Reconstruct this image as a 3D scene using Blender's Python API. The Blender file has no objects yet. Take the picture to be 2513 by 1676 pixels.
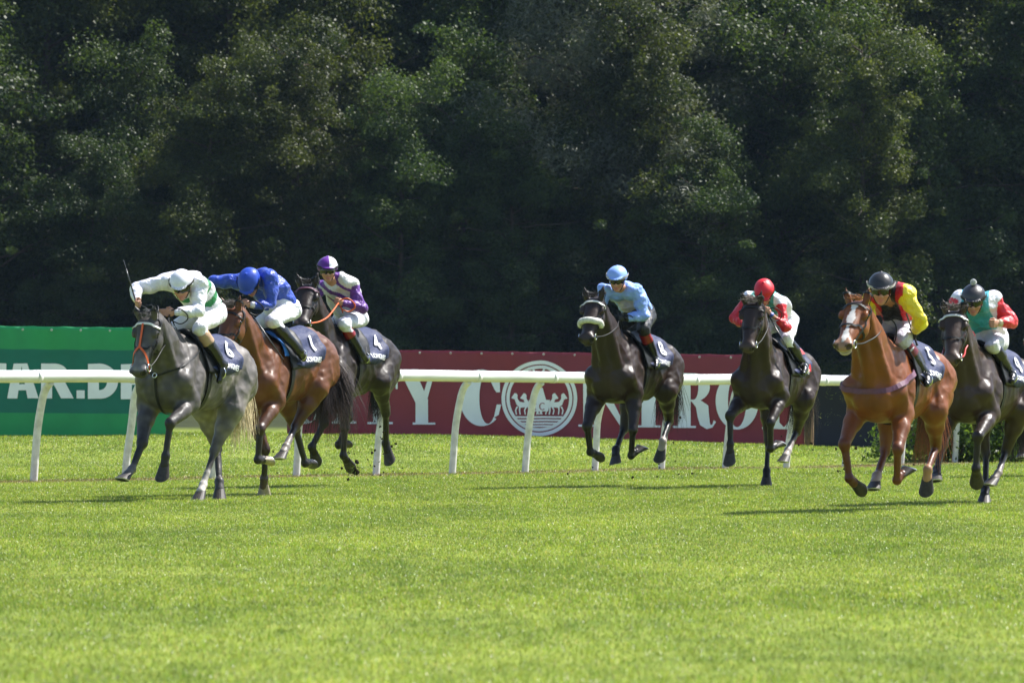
import bpy, bmesh, math, random
import numpy as np
from mathutils import Vector, Matrix

# ------------------------------------------------------------------ camera, sky, sun, exposure
SC = bpy.context.scene
COL = SC.collection
LENS_PX, CXP, YH, SRCW, SRCH = 12480.0, 1256.5, 977.0, 2513.0, 1676.0
cam_d = bpy.data.cameras.new("camera")
cam = bpy.data.objects.new("camera", cam_d)
COL.objects.link(cam)
cam.location = (0, 0, 1.0)
cam.rotation_euler = (math.radians(90), 0, 0)
cam_d.sensor_width = 36.0
cam_d.lens = LENS_PX / SRCW * 36.0
cam_d.shift_y = (YH - SRCH / 2) / SRCW
cam_d.clip_start = 0.5
cam_d.clip_end = 1000.0
cam_d.dof.use_dof = True
cam_d.dof.focus_distance = 52.0
cam_d.dof.aperture_fstop = 8.0
SC.camera = cam

SUN_EL, SUN_AZ = math.radians(54), math.radians(64)      # azimuth measured from +Y (away) towards +X (right)
world = bpy.data.worlds.new("World")
SC.world = world
world.use_nodes = True
wn = world.node_tree
bg = wn.nodes["Background"]
sky = wn.nodes.new("ShaderNodeTexSky")
sky.sky_type = 'NISHITA'
sky.sun_disc = False
sky.sun_elevation = SUN_EL
sky.sun_rotation = SUN_AZ
wn.links.new(sky.outputs[0], bg.inputs[0])
bg.inputs[1].default_value = 0.095
sun_d = bpy.data.lights.new("sun", 'SUN')
sun_d.energy = 5.0
sun_d.angle = math.radians(0.5)
sun_d.color = (1.0, 0.965, 0.91)
sun = bpy.data.objects.new("sun", sun_d)
COL.objects.link(sun)
sv = Vector((math.sin(SUN_AZ) * math.cos(SUN_EL), math.cos(SUN_AZ) * math.cos(SUN_EL), math.sin(SUN_EL)))
sun.rotation_euler = sv.to_track_quat('Z', 'Y').to_euler()
SC.view_settings.view_transform = 'Standard'
SC.view_settings.look = 'None'
SC.view_settings.gamma = 1.0
SC.view_settings.exposure = 1.1
SC.render.engine = 'CYCLES'
SC.cycles.max_bounces = 6
SC.cycles.transparent_max_bounces = 8
SC.cycles.caustics_reflective = False
SC.cycles.caustics_refractive = False
SC.cycles.use_denoising = True

RNG = np.random.default_rng(7)
random.seed(7)

# ------------------------------------------------------------------ helpers
def px(x, y, D):
    """photo pixel + distance -> point (used only to set real positions)"""
    return Vector(((x - CXP) * D / LENS_PX, D, 1.0 - (y - YH) * D / LENS_PX))

def tag(o, label=None, cat=None, group=None, kind=None):
    if label: o["label"] = label
    if cat: o["category"] = cat
    if group: o["group"] = group
    if kind: o["kind"] = kind
    return o

def empty(name, loc=(0, 0, 0), rz=0.0):
    o = bpy.data.objects.new(name, None)
    COL.objects.link(o)
    o.location = loc
    o.rotation_euler = (0, 0, rz)
    o.empty_display_size = 0.2
    return o

def mesh_obj(name, V, Fc, mat=None, parent=None, smooth=True, cols=None, matidx=None):
    """V (n,3) array; Fc list/array of faces"""
    me = bpy.data.meshes.new(name)
    V = np.asarray(V, dtype=np.float32)
    if isinstance(Fc, np.ndarray):
        n, m = Fc.shape
        me.vertices.add(len(V))
        me.vertices.foreach_set("co", V.ravel())
        me.loops.add(n * m)
        me.loops.foreach_set("vertex_index", Fc.astype(np.int32).ravel())
        me.polygons.add(n)
        me.polygons.foreach_set("loop_start", np.arange(0, n * m, m, dtype=np.int32))
        me.update(calc_edges=True)
    else:
        me.from_pydata([tuple(map(float, v)) for v in V], [], [tuple(int(i) for i in f) for f in Fc])
        me.update()
    if smooth and len(me.polygons):
        me.polygons.foreach_set("use_smooth", np.ones(len(me.polygons), dtype=bool))
    if cols is not None:
        a = me.color_attributes.new("Col", 'FLOAT_COLOR', 'POINT')
        c = np.ones((len(V), 4), dtype=np.float32)
        c[:, :3] = cols
        a.data.foreach_set("color", c.ravel())
    mats = mat if isinstance(mat, (list, tuple)) else [mat]
    for m_ in mats:
        if m_ is not None:
            me.materials.append(m_)
    if matidx is not None:
        me.polygons.foreach_set("material_index", np.asarray(matidx, dtype=np.int32))
    o = bpy.data.objects.new(name, me)
    COL.objects.link(o)
    if parent is not None:
        o.parent = parent
    return o

class MB:
    """collects simple shapes into one mesh"""
    def __init__(s): s.V = []; s.F = []; s.M = []; s.n = 0; s.C = []
    def add(s, V, Fc, m=0, col=None):
        V = np.asarray(V, float).reshape(-1, 3)
        s.V.append(V)
        for f in Fc:
            s.F.append(tuple(int(i) + s.n for i in f)); s.M.append(m)
        if col is not None: s.C.append(np.tile(np.asarray(col, float), (len(V), 1)))
        s.n += len(V)
    def box(s, c, d, m=0, R=None):
        c = np.array(c, float); d = np.array(d, float) / 2
        v = np.array([[x, y, z] for x in (-1, 1) for y in (-1, 1) for z in (-1, 1)], float) * d
        if R is not None: v = v @ np.array(R).T
        s.add(v + c, [(0, 1, 3, 2), (4, 6, 7, 5), (0, 4, 5, 1), (2, 3, 7, 6), (0, 2, 6, 4), (1, 5, 7, 3)], m)
    def tube(s, pts, r, n=8, m=0, cap=True, flat=None):
        P = np.array([tuple(p) for p in pts], float); k = len(P)
        r = np.broadcast_to(np.asarray(r, float), (k,)) if np.ndim(r) else np.full(k, float(r))
        T = np.gradient(P, axis=0); T /= np.linalg.norm(T, axis=1, keepdims=True) + 1e-12
        ref = np.array([0, 0, 1.0]) if abs(T[0, 2]) < .9 else np.array([1.0, 0, 0])
        V = []
        A = np.cross(T[0], ref); A /= np.linalg.norm(A)
        for i in range(k):
            A = A - T[i] * (A @ T[i]); A /= np.linalg.norm(A) + 1e-12
            B = np.cross(T[i], A)
            for j in range(n):
                a = 2 * math.pi * j / n
                V.append(P[i] + r[i] * (math.cos(a) * A + math.sin(a) * B))
        Fc = [(i * n + j, i * n + (j + 1) % n, (i + 1) * n + (j + 1) % n, (i + 1) * n + j) for i in range(k - 1) for j in range(n)]
        if cap:
            Fc.append(tuple(range(n - 1, -1, -1))); Fc.append(tuple((k - 1) * n + j for j in range(n)))
        s.add(V, Fc, m)
    def ring(s, c, ax, R, r, m=0, n=18, k=6):
        c = np.array(c, float); ax = np.array(ax, float); ax /= np.linalg.norm(ax)
        ref = np.array([0, 0, 1.0]) if abs(ax[2]) < .9 else np.array([1.0, 0, 0])
        A = np.cross(ax, ref); A /= np.linalg.norm(A); B = np.cross(ax, A)
        V = []
        for i in range(n):
            a = 2 * math.pi * i / n; d = math.cos(a) * A + math.sin(a) * B
            for j in range(k):
                b = 2 * math.pi * j / k
                V.append(c + d * (R + r * math.cos(b)) + ax * r * math.sin(b))
        Fc = [(i * k + j, ((i + 1) % n) * k + j, ((i + 1) % n) * k + (j + 1) % k, i * k + (j + 1) % k) for i in range(n) for j in range(k)]
        s.add(V, Fc, m)
    def build(s, name, mat, parent=None, smooth=True):
        V = np.concatenate(s.V) if s.V else np.zeros((0, 3))
        return mesh_obj(name, V, s.F, mat, parent, smooth, np.concatenate(s.C) if s.C else None, s.M if isinstance(mat, (list, tuple)) else None)

# ---- materials
def new_mat(name):
    m = bpy.data.materials.new(name); m.use_nodes = True
    nt = m.node_tree
    return m, nt, nt.nodes["Principled BSDF"]

def N(nt, t, **kw):
    n = nt.nodes.new(t)
    for k, v in kw.items(): setattr(n, k, v)
    return n

def mat_simple(name, col, rough=.5, spec=.5, metal=0.0, noise=.15, nscale=30.0, bump=0.0, bscale=60.0, attr=False, sheen=0.0, coords='Object', bdist=.01, stretch=(1, 1, 1), nsharp=False):
    m, nt, b = new_mat(name)
    tc = N(nt, 'ShaderNodeTexCoord')
    mp = N(nt, 'ShaderNodeMapping'); mp.inputs['Scale'].default_value = stretch
    nt.links.new(tc.outputs[coords], mp.inputs[0])
    nz = N(nt, 'ShaderNodeTexNoise'); nz.inputs['Scale'].default_value = nscale; nz.inputs['Detail'].default_value = 5
    nt.links.new(mp.outputs[0], nz.inputs['Vector'])
    mr = N(nt, 'ShaderNodeMapRange'); mr.inputs[1].default_value = .3; mr.inputs[2].default_value = .7
    mr.inputs[3].default_value = 1 - noise; mr.inputs[4].default_value = 1 + noise
    nt.links.new(nz.outputs[0], mr.inputs[0])
    mx = N(nt, 'ShaderNodeVectorMath', operation='SCALE')
    if attr:
        at = N(nt, 'ShaderNodeAttribute'); at.attribute_name = "Col"
        nt.links.new(at.outputs['Color'], mx.inputs[0])
    else:
        mx.inputs[0].default_value = col[:3]
    nt.links.new(mr.outputs[0], mx.inputs['Scale'])
    nt.links.new(mx.outputs[0], b.inputs['Base Color'])
    b.inputs['Roughness'].default_value = rough
    b.inputs['Specular IOR Level'].default_value = spec
    b.inputs['Metallic'].default_value = metal
    if sheen: b.inputs['Sheen Weight'].default_value = sheen
    if bump:
        n2 = N(nt, 'ShaderNodeTexNoise'); n2.inputs['Scale'].default_value = bscale; n2.inputs['Detail'].default_value = 3
        nt.links.new(mp.outputs[0], n2.inputs['Vector'])
        bp = N(nt, 'ShaderNodeBump'); bp.inputs['Strength'].default_value = bump; bp.inputs['Distance'].default_value = bdist
        nt.links.new(n2.outputs[0], bp.inputs['Height'])
        nt.links.new(bp.outputs[0], b.inputs['Normal'])
    return m

MAT = {}
MAT['leather'] = mat_simple('black_leather', (.010, .010, .010), .5, .28, bump=.2, bscale=120)
MAT['boot'] = mat_simple('boot_leather', (.010, .010, .011), .28, .5, bump=.35, bscale=22, bdist=.012)
MAT['metal'] = mat_simple('steel', (.7, .7, .7), .2, .5, metal=1.0)
MAT['white_strap'] = mat_simple('white_strap', (.62, .62, .6), .5)
MAT['orange'] = mat_simple('orange_rubber', (.62, .10, .015), .45)
MAT['redrub'] = mat_simple('red_rubber', (.38, .02, .02), .45)
MAT['purplestrap'] = mat_simple('purple_strap', (.11, .035, .075), .6)
MAT['fleece'] = mat_simple('white_fleece', (.62, .61, .55), .95, .1, bump=.8, bscale=90, bdist=.015)
MAT['skin'] = mat_simple('skin', (.45, .22, .14), .5, .4, attr=True, noise=.08, nscale=60)
MAT['silk'] = mat_simple('silk', (1, 1, 1), .42, .45, attr=True, noise=.05, nscale=20, bump=1.0, bscale=15, bdist=.035, sheen=.1)
MAT['nylon'] = mat_simple('white_nylon', (1, 1, 1), .5, .4, attr=True, noise=.05, nscale=25, bump=.9, bscale=17, bdist=.03)
MAT['cap'] = mat_simple('cap_silk', (1, 1, 1), .45, .4, attr=True, noise=.06, nscale=20, bump=.35, bscale=16, bdist=.01)
MAT['lens'] = mat_simple('dark_goggle_lens', (.006, .006, .006), .08, .6, noise=.02)
MAT['eye'] = mat_simple('dark_eye', (.008, .005, .004), .06, .6, noise=.02)
MAT['hair'] = mat_simple('horse_hair', (1, 1, 1), .45, .4, attr=True, noise=.25, nscale=40)
MAT['hoof'] = mat_simple('hoof_horn', (.035, .030, .027), .5, .3, noise=.35, nscale=40)
MAT['hoofpale'] = mat_simple('pale_hoof_horn', (.30, .25, .20), .5, .3, noise=.25, nscale=40)
MAT['shoe'] = mat_simple('worn_horseshoe', (.42, .42, .43), .35, .5, metal=.8)
MAT['cloth'] = mat_simple('navy_saddle_cloth', (.024, .032, .085), .62, .3, bump=.8, bscale=14, bdist=.02, noise=.12)
MAT['clothwhite'] = mat_simple('white_print', (.72, .73, .76), .6, .3, noise=.05)
MAT['clothred'] = mat_simple('red_print', (.50, .03, .035), .6, .3, noise=.05)
MAT['bluecloth'] = mat_simple('blue_felt', (.03, .14, .42), .7, .2)
MAT['rail'] = mat_simple('white_plastic_rail', (.70, .70, .68), .36, .5, noise=.16, nscale=5, stretch=(.4, .4, 3))
MAT['post'] = mat_simple('white_plastic_post', (.64, .63, .60), .42, .45, noise=.2, nscale=11)

def mat_coat(name, rough=.40, dapple=0.0, nz=.25, spec=.36):
    m, nt, b = new_mat(name)
    tc = N(nt, 'ShaderNodeTexCoord')
    at = N(nt, 'ShaderNodeAttribute'); at.attribute_name = "Col"
    n1 = N(nt, 'ShaderNodeTexNoise'); n1.inputs['Scale'].default_value = 4.5; n1.inputs['Detail'].default_value = 6
    nt.links.new(tc.outputs['Object'], n1.inputs['Vector'])
    mr = N(nt, 'ShaderNodeMapRange'); mr.inputs[1].default_value = .3; mr.inputs[2].default_value = .7
    mr.inputs[3].default_value = 1 - nz; mr.inputs[4].default_value = 1 + nz
    nt.links.new(n1.outputs[0], mr.inputs[0])
    mx = N(nt, 'ShaderNodeVectorMath', operation='SCALE')
    nt.links.new(at.outputs['Color'], mx.inputs[0]); nt.links.new(mr.outputs[0], mx.inputs['Scale'])
    out = mx.outputs[0]
    mp = N(nt, 'ShaderNodeMapping'); mp.inputs['Scale'].default_value = (1, 1, .35)
    nt.links.new(tc.outputs['Object'], mp.inputs[0])
    nh = N(nt, 'ShaderNodeTexNoise'); nh.inputs['Scale'].default_value = 140; nh.inputs['Detail'].default_value = 2
    nt.links.new(mp.outputs[0], nh.inputs['Vector'])
    if dapple:
        vo = N(nt, 'ShaderNodeTexVoronoi'); vo.inputs['Scale'].default_value = 16
        vo.feature = 'SMOOTH_F1'
        nt.links.new(tc.outputs['Object'], vo.inputs['Vector'])
        m2 = N(nt, 'ShaderNodeMapRange'); m2.inputs[1].default_value = .1; m2.inputs[2].default_value = .6
        m2.inputs[3].default_value = 1 + dapple; m2.inputs[4].default_value = 1 - dapple
        nt.links.new(vo.outputs['Distance'], m2.inputs[0])
        x2 = N(nt, 'ShaderNodeVectorMath', operation='SCALE')
        nt.links.new(out, x2.inputs[0]); nt.links.new(m2.outputs[0], x2.inputs['Scale'])
        out = x2.outputs[0]
    nt.links.new(out, b.inputs['Base Color'])
    b.inputs['Roughness'].default_value = rough
    b.inputs['Specular IOR Level'].default_value = spec
    rr = N(nt, 'ShaderNodeMapRange'); rr.inputs[1].default_value = .3; rr.inputs[2].default_value = .7
    rr.inputs[3].default_value = rough - .13; rr.inputs[4].default_value = rough + .16
    nr = N(nt, 'ShaderNodeTexNoise'); nr.inputs['Scale'].default_value = 8; nr.inputs['Detail'].default_value = 4
    nt.links.new(tc.outputs['Object'], nr.inputs['Vector']); nt.links.new(nr.outputs[0], rr.inputs[0]); nt.links.new(rr.outputs[0], b.inputs['Roughness'])
    # muscle relief and hair grain
    n2 = N(nt, 'ShaderNodeTexNoise'); n2.inputs['Scale'].default_value = 7; n2.inputs['Detail'].default_value = 1.5; n2.inputs['Distortion'].default_value = .5
    nt.links.new(tc.outputs['Object'], n2.inputs['Vector'])
    b1 = N(nt, 'ShaderNodeBump'); b1.inputs['Strength'].default_value = .55; b1.inputs['Distance'].default_value = .03
    nt.links.new(n2.outputs[0], b1.inputs['Height'])
    b2 = N(nt, 'ShaderNodeBump'); b2.inputs['Strength'].default_value = .15; b2.inputs['Distance'].default_value = .003
    nt.links.new(nh.outputs[0], b2.inputs['Height']); nt.links.new(b1.outputs[0], b2.inputs['Normal'])
    nt.links.new(b2.outputs[0], b.inputs['Normal'])
    return m

# ------------------------------------------------------------------ implicit surfaces (bodies are grown as one continuous skin)
class Sdf:
    def __init__(s): s.p = []
    def rc(s, a, b, ra, rb, k=.04, col=None, sy=1.0, op='u', t=None):
        s.p.append(dict(t='rc', a=np.array(a, float), b=np.array(b, float), ra=ra, rb=rb, k=k, col=col, sy=sy, op=op, tag=t)); return s
    def el(s, c, r, k=.04, col=None, R=None, op='u', t=None):
        r = np.array(r if np.ndim(r) else (r, r, r), float)
        s.p.append(dict(t='el', c=np.array(c, float), r=r, k=k, col=col, R=None if R is None else np.array(R, float), op=op, tag=t)); return s
    def cut(s, p, n, k=.004):
        n = np.array(n, float); n /= np.linalg.norm(n)
        s.p.append(dict(t='cut', c=np.array(p, float), n=n, k=k, col=None, op='c', tag=None)); return s
    @staticmethod
    def dist(q, P):
        if P.dtype == np.float32:
            if 'f' not in q: q['f'] = {k: (v.astype(np.float32) if isinstance(v, np.ndarray) else v) for k, v in q.items()}
            q = q['f']
        if q['t'] == 'rc':
            sy = q['sy']; W = P - q['a']; ba = q['b'] - q['a']
            if sy != 1.0:
                W = W.copy(); W[..., 1] /= sy; ba = ba.copy(); ba[1] /= sy
            t = np.clip((W @ ba) / max(ba @ ba, 1e-9), 0, 1)
            W = W - t[..., None] * ba
            d = np.sqrt((W * W).sum(-1)) - (q['ra'] + (q['rb'] - q['ra']) * t)
            return d * (min(sy, 1.0) ** .5)
        if q['t'] == 'el':
            W = P - q['c']
            if q['R'] is not None: W = W @ q['R']
            W = W / q['r']; k0 = np.sqrt((W * W).sum(-1)); W2 = W / q['r']; k1 = np.sqrt((W2 * W2).sum(-1)) + 1e-9
            return k0 * (k0 - 1) / k1
        return (P - q['c']) @ q['n']
    @staticmethod
    def comb(cur, d, q):
        k = q['k']
        if q['op'] == 'u':
            h = np.clip(.5 + .5 * (cur - d) / k, 0, 1)
            return cur + (d - cur) * h - k * h * (1 - h)
        if q['op'] == 's': d = -d
        h = np.clip(.5 - .5 * (cur - d) / k, 0, 1)
        return cur + (d - cur) * h + k * h * (1 - h)
    def bounds(s, q):
        if q['t'] == 'rc':
            r = max(q['ra'], q['rb']); rr = np.array([r, r * max(q['sy'], 1e-3), r])
            return np.minimum(q['a'], q['b']) - rr, np.maximum(q['a'], q['b']) + rr
        if q['t'] == 'el':
            r = q['r']
            e = r if q['R'] is None else np.sqrt(((q['R'] * r) ** 2).sum(1))
            return q['c'] - e, q['c'] + e
        return None
    def ev(s, P):
        cur = np.full(P.shape[:-1], 1.0)
        for q in s.p: cur = s.comb(cur, s.dist(q, P), q)
        return cur
    def mesh(s, h):
        B = [s.bounds(q) for q in s.p if q['op'] == 'u']
        lo = np.min([b[0] for b in B], 0) - 3 * h; hi = np.max([b[1] for b in B], 0) + 3 * h
        n = np.ceil((hi - lo) / h).astype(int) + 1
        ax = [lo[i] + h * np.arange(n[i]) for i in range(3)]
        D = np.full(tuple(n), 1.0, dtype=np.float32)
        for q in s.p:
            b = s.bounds(q)
            if b is None: i0, i1 = np.zeros(3, int), n
            else:
                pad = q['k'] + 2.5 * h
                i0 = np.clip(np.floor((b[0] - pad - lo) / h).astype(int), 0, n)
                i1 = np.clip(np.ceil((b[1] + pad - lo) / h).astype(int) + 1, 0, n)
                if (i1 <= i0).any(): continue
            sl = tuple(slice(i0[i], i1[i]) for i in range(3))
            P = np.stack(np.meshgrid(*[ax[i][sl[i]].astype(np.float32) for i in range(3)], indexing='ij'), -1)
            D[sl] = s.comb(D[sl], s.dist(q, P), q)
        return surface_nets(D, lo, h)
    def colours(s, V, soft=.012, default=(.5, .5, .5)):
        num = np.zeros((len(V), 3)); den = np.zeros(len(V)) + 1e-9
        for q in s.p:
            if q['col'] is None or q['op'] != 'u': continue
            w = np.exp(-np.clip(s.dist(q, V), 0, 1) / soft)
            num += w[:, None] * np.array(q['col']); den += w
        return num / den[:, None]
    def nearest_tag(s, V):
        best = np.full(len(V), 9.0); out = np.zeros(len(V), int); tags = []
        for q in s.p:
            if q['op'] != 'u' or q['tag'] is None: continue
            if q['tag'] not in tags: tags.append(q['tag'])
            d = s.dist(q, V); m = d < best
            best[m] = d[m]; out[m] = tags.index(q['tag'])
        return out, tags
    def project(s, P, off=0.0, it=8):
        P = np.array(P, float)
        for _ in range(it):
            d, g = s.grad(P)
            P = P - g * (d - off)[:, None] * .9
        return P, s.grad(P)[1]
    def grad(s, P, e=.004):
        d = s.ev(P)
        g = np.stack([s.ev(P + np.eye(3)[i] * e) - d for i in range(3)], -1)
        g /= np.linalg.norm(g, axis=-1, keepdims=True) + 1e-9
        return d, g
    def march(s, O, Dr, L, off=0.0, it=50):
        off = np.ravel(off)
        t = np.zeros(len(O))
        for _ in range(it):
            d = s.ev(O + Dr * t[:, None]) - off
            t = np.minimum(t + d * .75, L)
        return O + Dr * t[:, None]

def surface_nets(D, lo, h):
    S = D < 0
    c = np.zeros(np.array(S.shape) - 1, dtype=np.uint8)
    off = [(i, j, k) for i in (0, 1) for j in (0, 1) for k in (0, 1)]
    n = S.shape
    for i, j, k in off:
        c += S[i:n[0] - 1 + i, j:n[1] - 1 + j, k:n[2] - 1 + k]
    idx = np.argwhere((c > 0) & (c < 8))
    val = np.stack([D[idx[:, 0] + i, idx[:, 1] + j, idx[:, 2] + k] for i, j, k in off], 1).astype(float)
    offa = np.array(off, float)
    acc = np.zeros((len(idx), 3)); cnt = np.zeros(len(idx))
    for a in range(8):
        for b in range(a + 1, 8):
            if abs(offa[a] - offa[b]).sum() != 1: continue
            va, vb = val[:, a], val[:, b]
            m = (va < 0) != (vb < 0)
            t = np.where(m, va / np.where(m, va - vb, 1), 0)
            acc += m[:, None] * (offa[a] + t[:, None] * (offa[b] - offa[a])); cnt += m
    V = lo + h * (idx + acc / cnt[:, None])
    im = np.full(c.shape, -1, dtype=np.int64)
    im[idx[:, 0], idx[:, 1], idx[:, 2]] = np.arange(len(idx))
    Q = []
    for axn in range(3):
        a, b = [(1, 2), (2, 0), (0, 1)][axn]
        sl0 = [slice(None)] * 3; sl1 = [slice(None)] * 3
        sl0[axn] = slice(0, n[axn] - 1); sl1[axn] = slice(1, n[axn])
        s0, s1 = S[tuple(sl0)], S[tuple(sl1)]
        e = np.argwhere(s0 != s1)
        m = (e[:, a] > 0) & (e[:, b] > 0) & (e[:, a] < n[a] - 1) & (e[:, b] < n[b] - 1)
        e = e[m]
        fl = s0[e[:, 0], e[:, 1], e[:, 2]]
        def cell(da, db):
            q = e.copy(); q[:, a] += da; q[:, b] += db
            return im[q[:, 0], q[:, 1], q[:, 2]]
        quad = np.stack([cell(-1, -1), cell(0, -1), cell(0, 0), cell(-1, 0)], 1)
        quad[~fl] = quad[~fl][:, ::-1]
        Q.append(quad)
    return V, np.concatenate(Q)

def nrm(v):
    v = np.array(v, float); return v / (np.linalg.norm(v) + 1e-12)

def vnoise(P, sc, seed=0, n=10):
    """smooth pseudo noise in -1..1 from a few random plane waves"""
    r = np.random.default_rng(seed); out = np.zeros(len(P))
    for i in range(n):
        d = r.normal(size=3); d /= np.linalg.norm(d)
        out += np.sin((P @ d) * sc * r.uniform(.6, 1.6) + r.uniform(0, 6.28))
    return out / math.sqrt(n / 2) / 1.6

def strands(paths, r0, r1, cols=None, sides=3):
    """paths (n,k,3) -> V,F,C thin tapered tubes"""
    P = np.asarray(paths, float); n, k, _ = P.shape
    T = np.gradient(P, axis=1); T /= np.linalg.norm(T, axis=2, keepdims=True) + 1e-9
    A = np.cross(T, np.array([.31, .77, .55])); A /= np.linalg.norm(A, axis=2, keepdims=True) + 1e-9
    B = np.cross(T, A)
    rad = np.linspace(r0, r1, k)[None, :, None]
    V = np.stack([P + rad * (math.cos(2 * math.pi * j / sides) * A + math.sin(2 * math.pi * j / sides) * B) for j in range(sides)], 2)
    i = np.arange(n)[:, None, None] * k * sides; kk = np.arange(k - 1)[None, :, None] * sides; j = np.arange(sides)[None, None, :]; j2 = (j + 1) % sides
    Fq = np.stack([i + kk + j, i + kk + j2, i + kk + sides + j2, i + kk + sides + j], -1).reshape(-1, 4)
    C = None
    if cols is not None: C = np.repeat(np.asarray(cols), k * sides, axis=0)
    return V.reshape(-1, 3), Fq, C
POSES = {}
JOINTS = [q + d for d in 'LR' for q in 'SEKFHPTCGI'] + ['poll', 'muz', 'jpel', 'jneck', 'jhead'] + ['j' + q + d for d in 'LR' for q in ('sh', 'el', 'ha', 'kn', 'an', 'to')]
def pose(name, X, D, th, z0, ph, sc, *v):
    POSES[name] = dict(X=X, D=D, th=th, z0=z0, ph=ph, sc=sc, J={n: v[3 * i:3 * i + 3] for i, n in enumerate(JOINTS)})
pose('grey', -3.072, 49.806, 0.412, 0.01, 0.018, 1, 0.724, 0.17, 1.16, 0.567, 0.192, 0.953, 0.962, 0.189, 0.76, 0.992, 0.154, 0.447, 0.998, 0.133, 0.275, -0.573, 0.151, 1.22, -0.378, 0.173, 0.895, -0.218, 0.063, 0.472, -0.015, 0.047, 0.151, 0.106, 0.057, 0.032, 0.741, -0.17, 1.178, 0.681, -0.19, 0.926, 0.935, -0.129, 0.571, 1.116, -0.144, 0.319, 1.261, -0.154, 0.231, -0.6, -0.151, 1.26, -0.489, -0.201, 0.91, -0.686, -0.139, 0.497, -0.511, -0.031, 0.178, -0.441, 0.014, 0.03, 1.168, 0.073, 1.77, 1.394, 0.065, 1.213, -0.046, 0.062, 1.855, 0.312, -0.001, 2.168, 0.469, 0.061, 2.08, 0.308, 0.169, 2.11, 0.408, 0.205, 1.848, 0.618, 0.004, 1.828, 0.339, 0.185, 1.679, 0.125, 0.317, 1.337, 0.157, 0.312, 1.172, 0.365, -0.171, 2.136, 0.462, -0.433, 2.062, 0.688, -0.319, 1.923, 0.204, -0.229, 1.64, -0.026, -0.29, 1.294, 0.111, -0.31, 1.195)
pose('bay', -2.351, 52.293, 0.44, 0.087, -0.088, 1, 0.718, 0.17, 1.156, 0.537, 0.189, 0.969, 0.876, 0.196, 0.691, 0.876, 0.168, 0.379, 0.706, 0.185, 0.378, -0.573, 0.151, 1.396, -0.351, 0.195, 1.1, -0.163, 0.055, 0.701, 0.156, 0.112, 0.503, 0.287, 0.118, 0.395, 0.626, -0.167, 1.088, 0.452, -0.138, 0.891, 0.352, -0.02, 0.476, 0.281, -0.074, 0.177, 0.207, -0.119, 0.031, -0.556, -0.153, 1.369, -0.353, -0.197, 1.053, -0.603, -0.169, 0.666, -0.762, -0.145, 0.326, -0.93, -0.169, 0.324, 1.19, 0.066, 1.891, 1.513, 0.049, 1.385, 0.153, 0.055, 1.933, 0.506, -0.04, 2.242, 0.677, -0.024, 2.159, 0.549, 0.134, 2.228, 0.582, 0.172, 1.949, 0.817, 0, 1.95, 0.554, 0.162, 1.784, 0.286, 0.321, 1.495, 0.149, 0.311, 1.395, 0.553, -0.209, 2.192, 0.615, -0.486, 2.183, 0.511, -0.742, 2.091, 0.316, -0.23, 1.641, -0.003, -0.29, 1.374, 0.121, -0.31, 1.26)
pose('black', -1.835, 57.541, 0.407, 0.129, -0.015, 1.03, 0.765, 0.175, 1.303, 0.566, 0.193, 1.125, 0.535, 0.192, 0.676, 0.513, 0.16, 0.358, 0.37, 0.17, 0.257, -0.615, 0.155, 1.445, -0.336, 0.216, 1.193, -0.628, 0.16, 0.825, -0.807, 0.075, 0.487, -0.833, 0.109, 0.317, 0.697, -0.175, 1.268, 0.485, -0.169, 1.1, 0.68, 0.001, 0.729, 0.822, -0.083, 0.456, 0.706, -0.091, 0.326, -0.619, -0.154, 1.448, -0.307, -0.22, 1.241, -0.287, -0.15, 0.774, -0.038, -0.155, 0.472, -0.212, -0.155, 0.491, 1.182, 0.043, 2.234, 1.583, 0.148, 1.776, 0.129, 0.071, 1.937, 0.436, 0.04, 2.321, 0.601, 0.006, 2.422, 0.354, 0.203, 2.277, 0.33, 0.295, 2.002, 0.571, 0.135, 2.078, 0.56, 0.181, 1.838, 0.299, 0.276, 1.504, 0.159, 0.299, 1.403, 0.452, -0.134, 2.257, 0.498, -0.258, 2, 0.73, -0.104, 1.893, 0.354, -0.24, 1.697, -0.004, -0.298, 1.461, 0.122, -0.32, 1.342)
pose('blue', 1.393, 57.278, 0.432, 0.1, 0.006, 1, 0.698, 0.171, 1.232, 0.501, 0.195, 1.061, 0.643, 0.247, 0.65, 0.552, 0.184, 0.36, 0.419, 0.242, 0.449, -0.601, 0.15, 1.367, -0.378, 0.208, 1.078, -0.686, 0.122, 0.746, -0.388, 0.165, 0.515, -0.382, 0.139, 0.346, 0.736, -0.17, 1.251, 0.624, -0.202, 1.018, 0.915, -0.193, 0.688, 0.797, -0.209, 0.401, 0.632, -0.186, 0.366, -0.598, -0.15, 1.364, -0.348, -0.21, 1.097, -0.26, -0.256, 0.647, 0.044, -0.224, 0.422, 0.139, -0.186, 0.286, 1.184, 0.024, 2.085, 1.56, 0.077, 1.62, -0.02, 0.023, 1.969, 0.38, -0.003, 2.234, 0.553, 0.015, 2.312, 0.374, 0.172, 2.188, 0.346, 0.27, 1.92, 0.523, 0.039, 1.888, 0.322, 0.223, 1.777, 0.063, 0.261, 1.448, 0.185, 0.324, 1.349, 0.471, -0.16, 2.22, 0.487, -0.251, 1.955, 0.7, -0.101, 1.828, 0.232, -0.229, 1.711, -0.024, -0.29, 1.384, 0.112, -0.31, 1.285)
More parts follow.
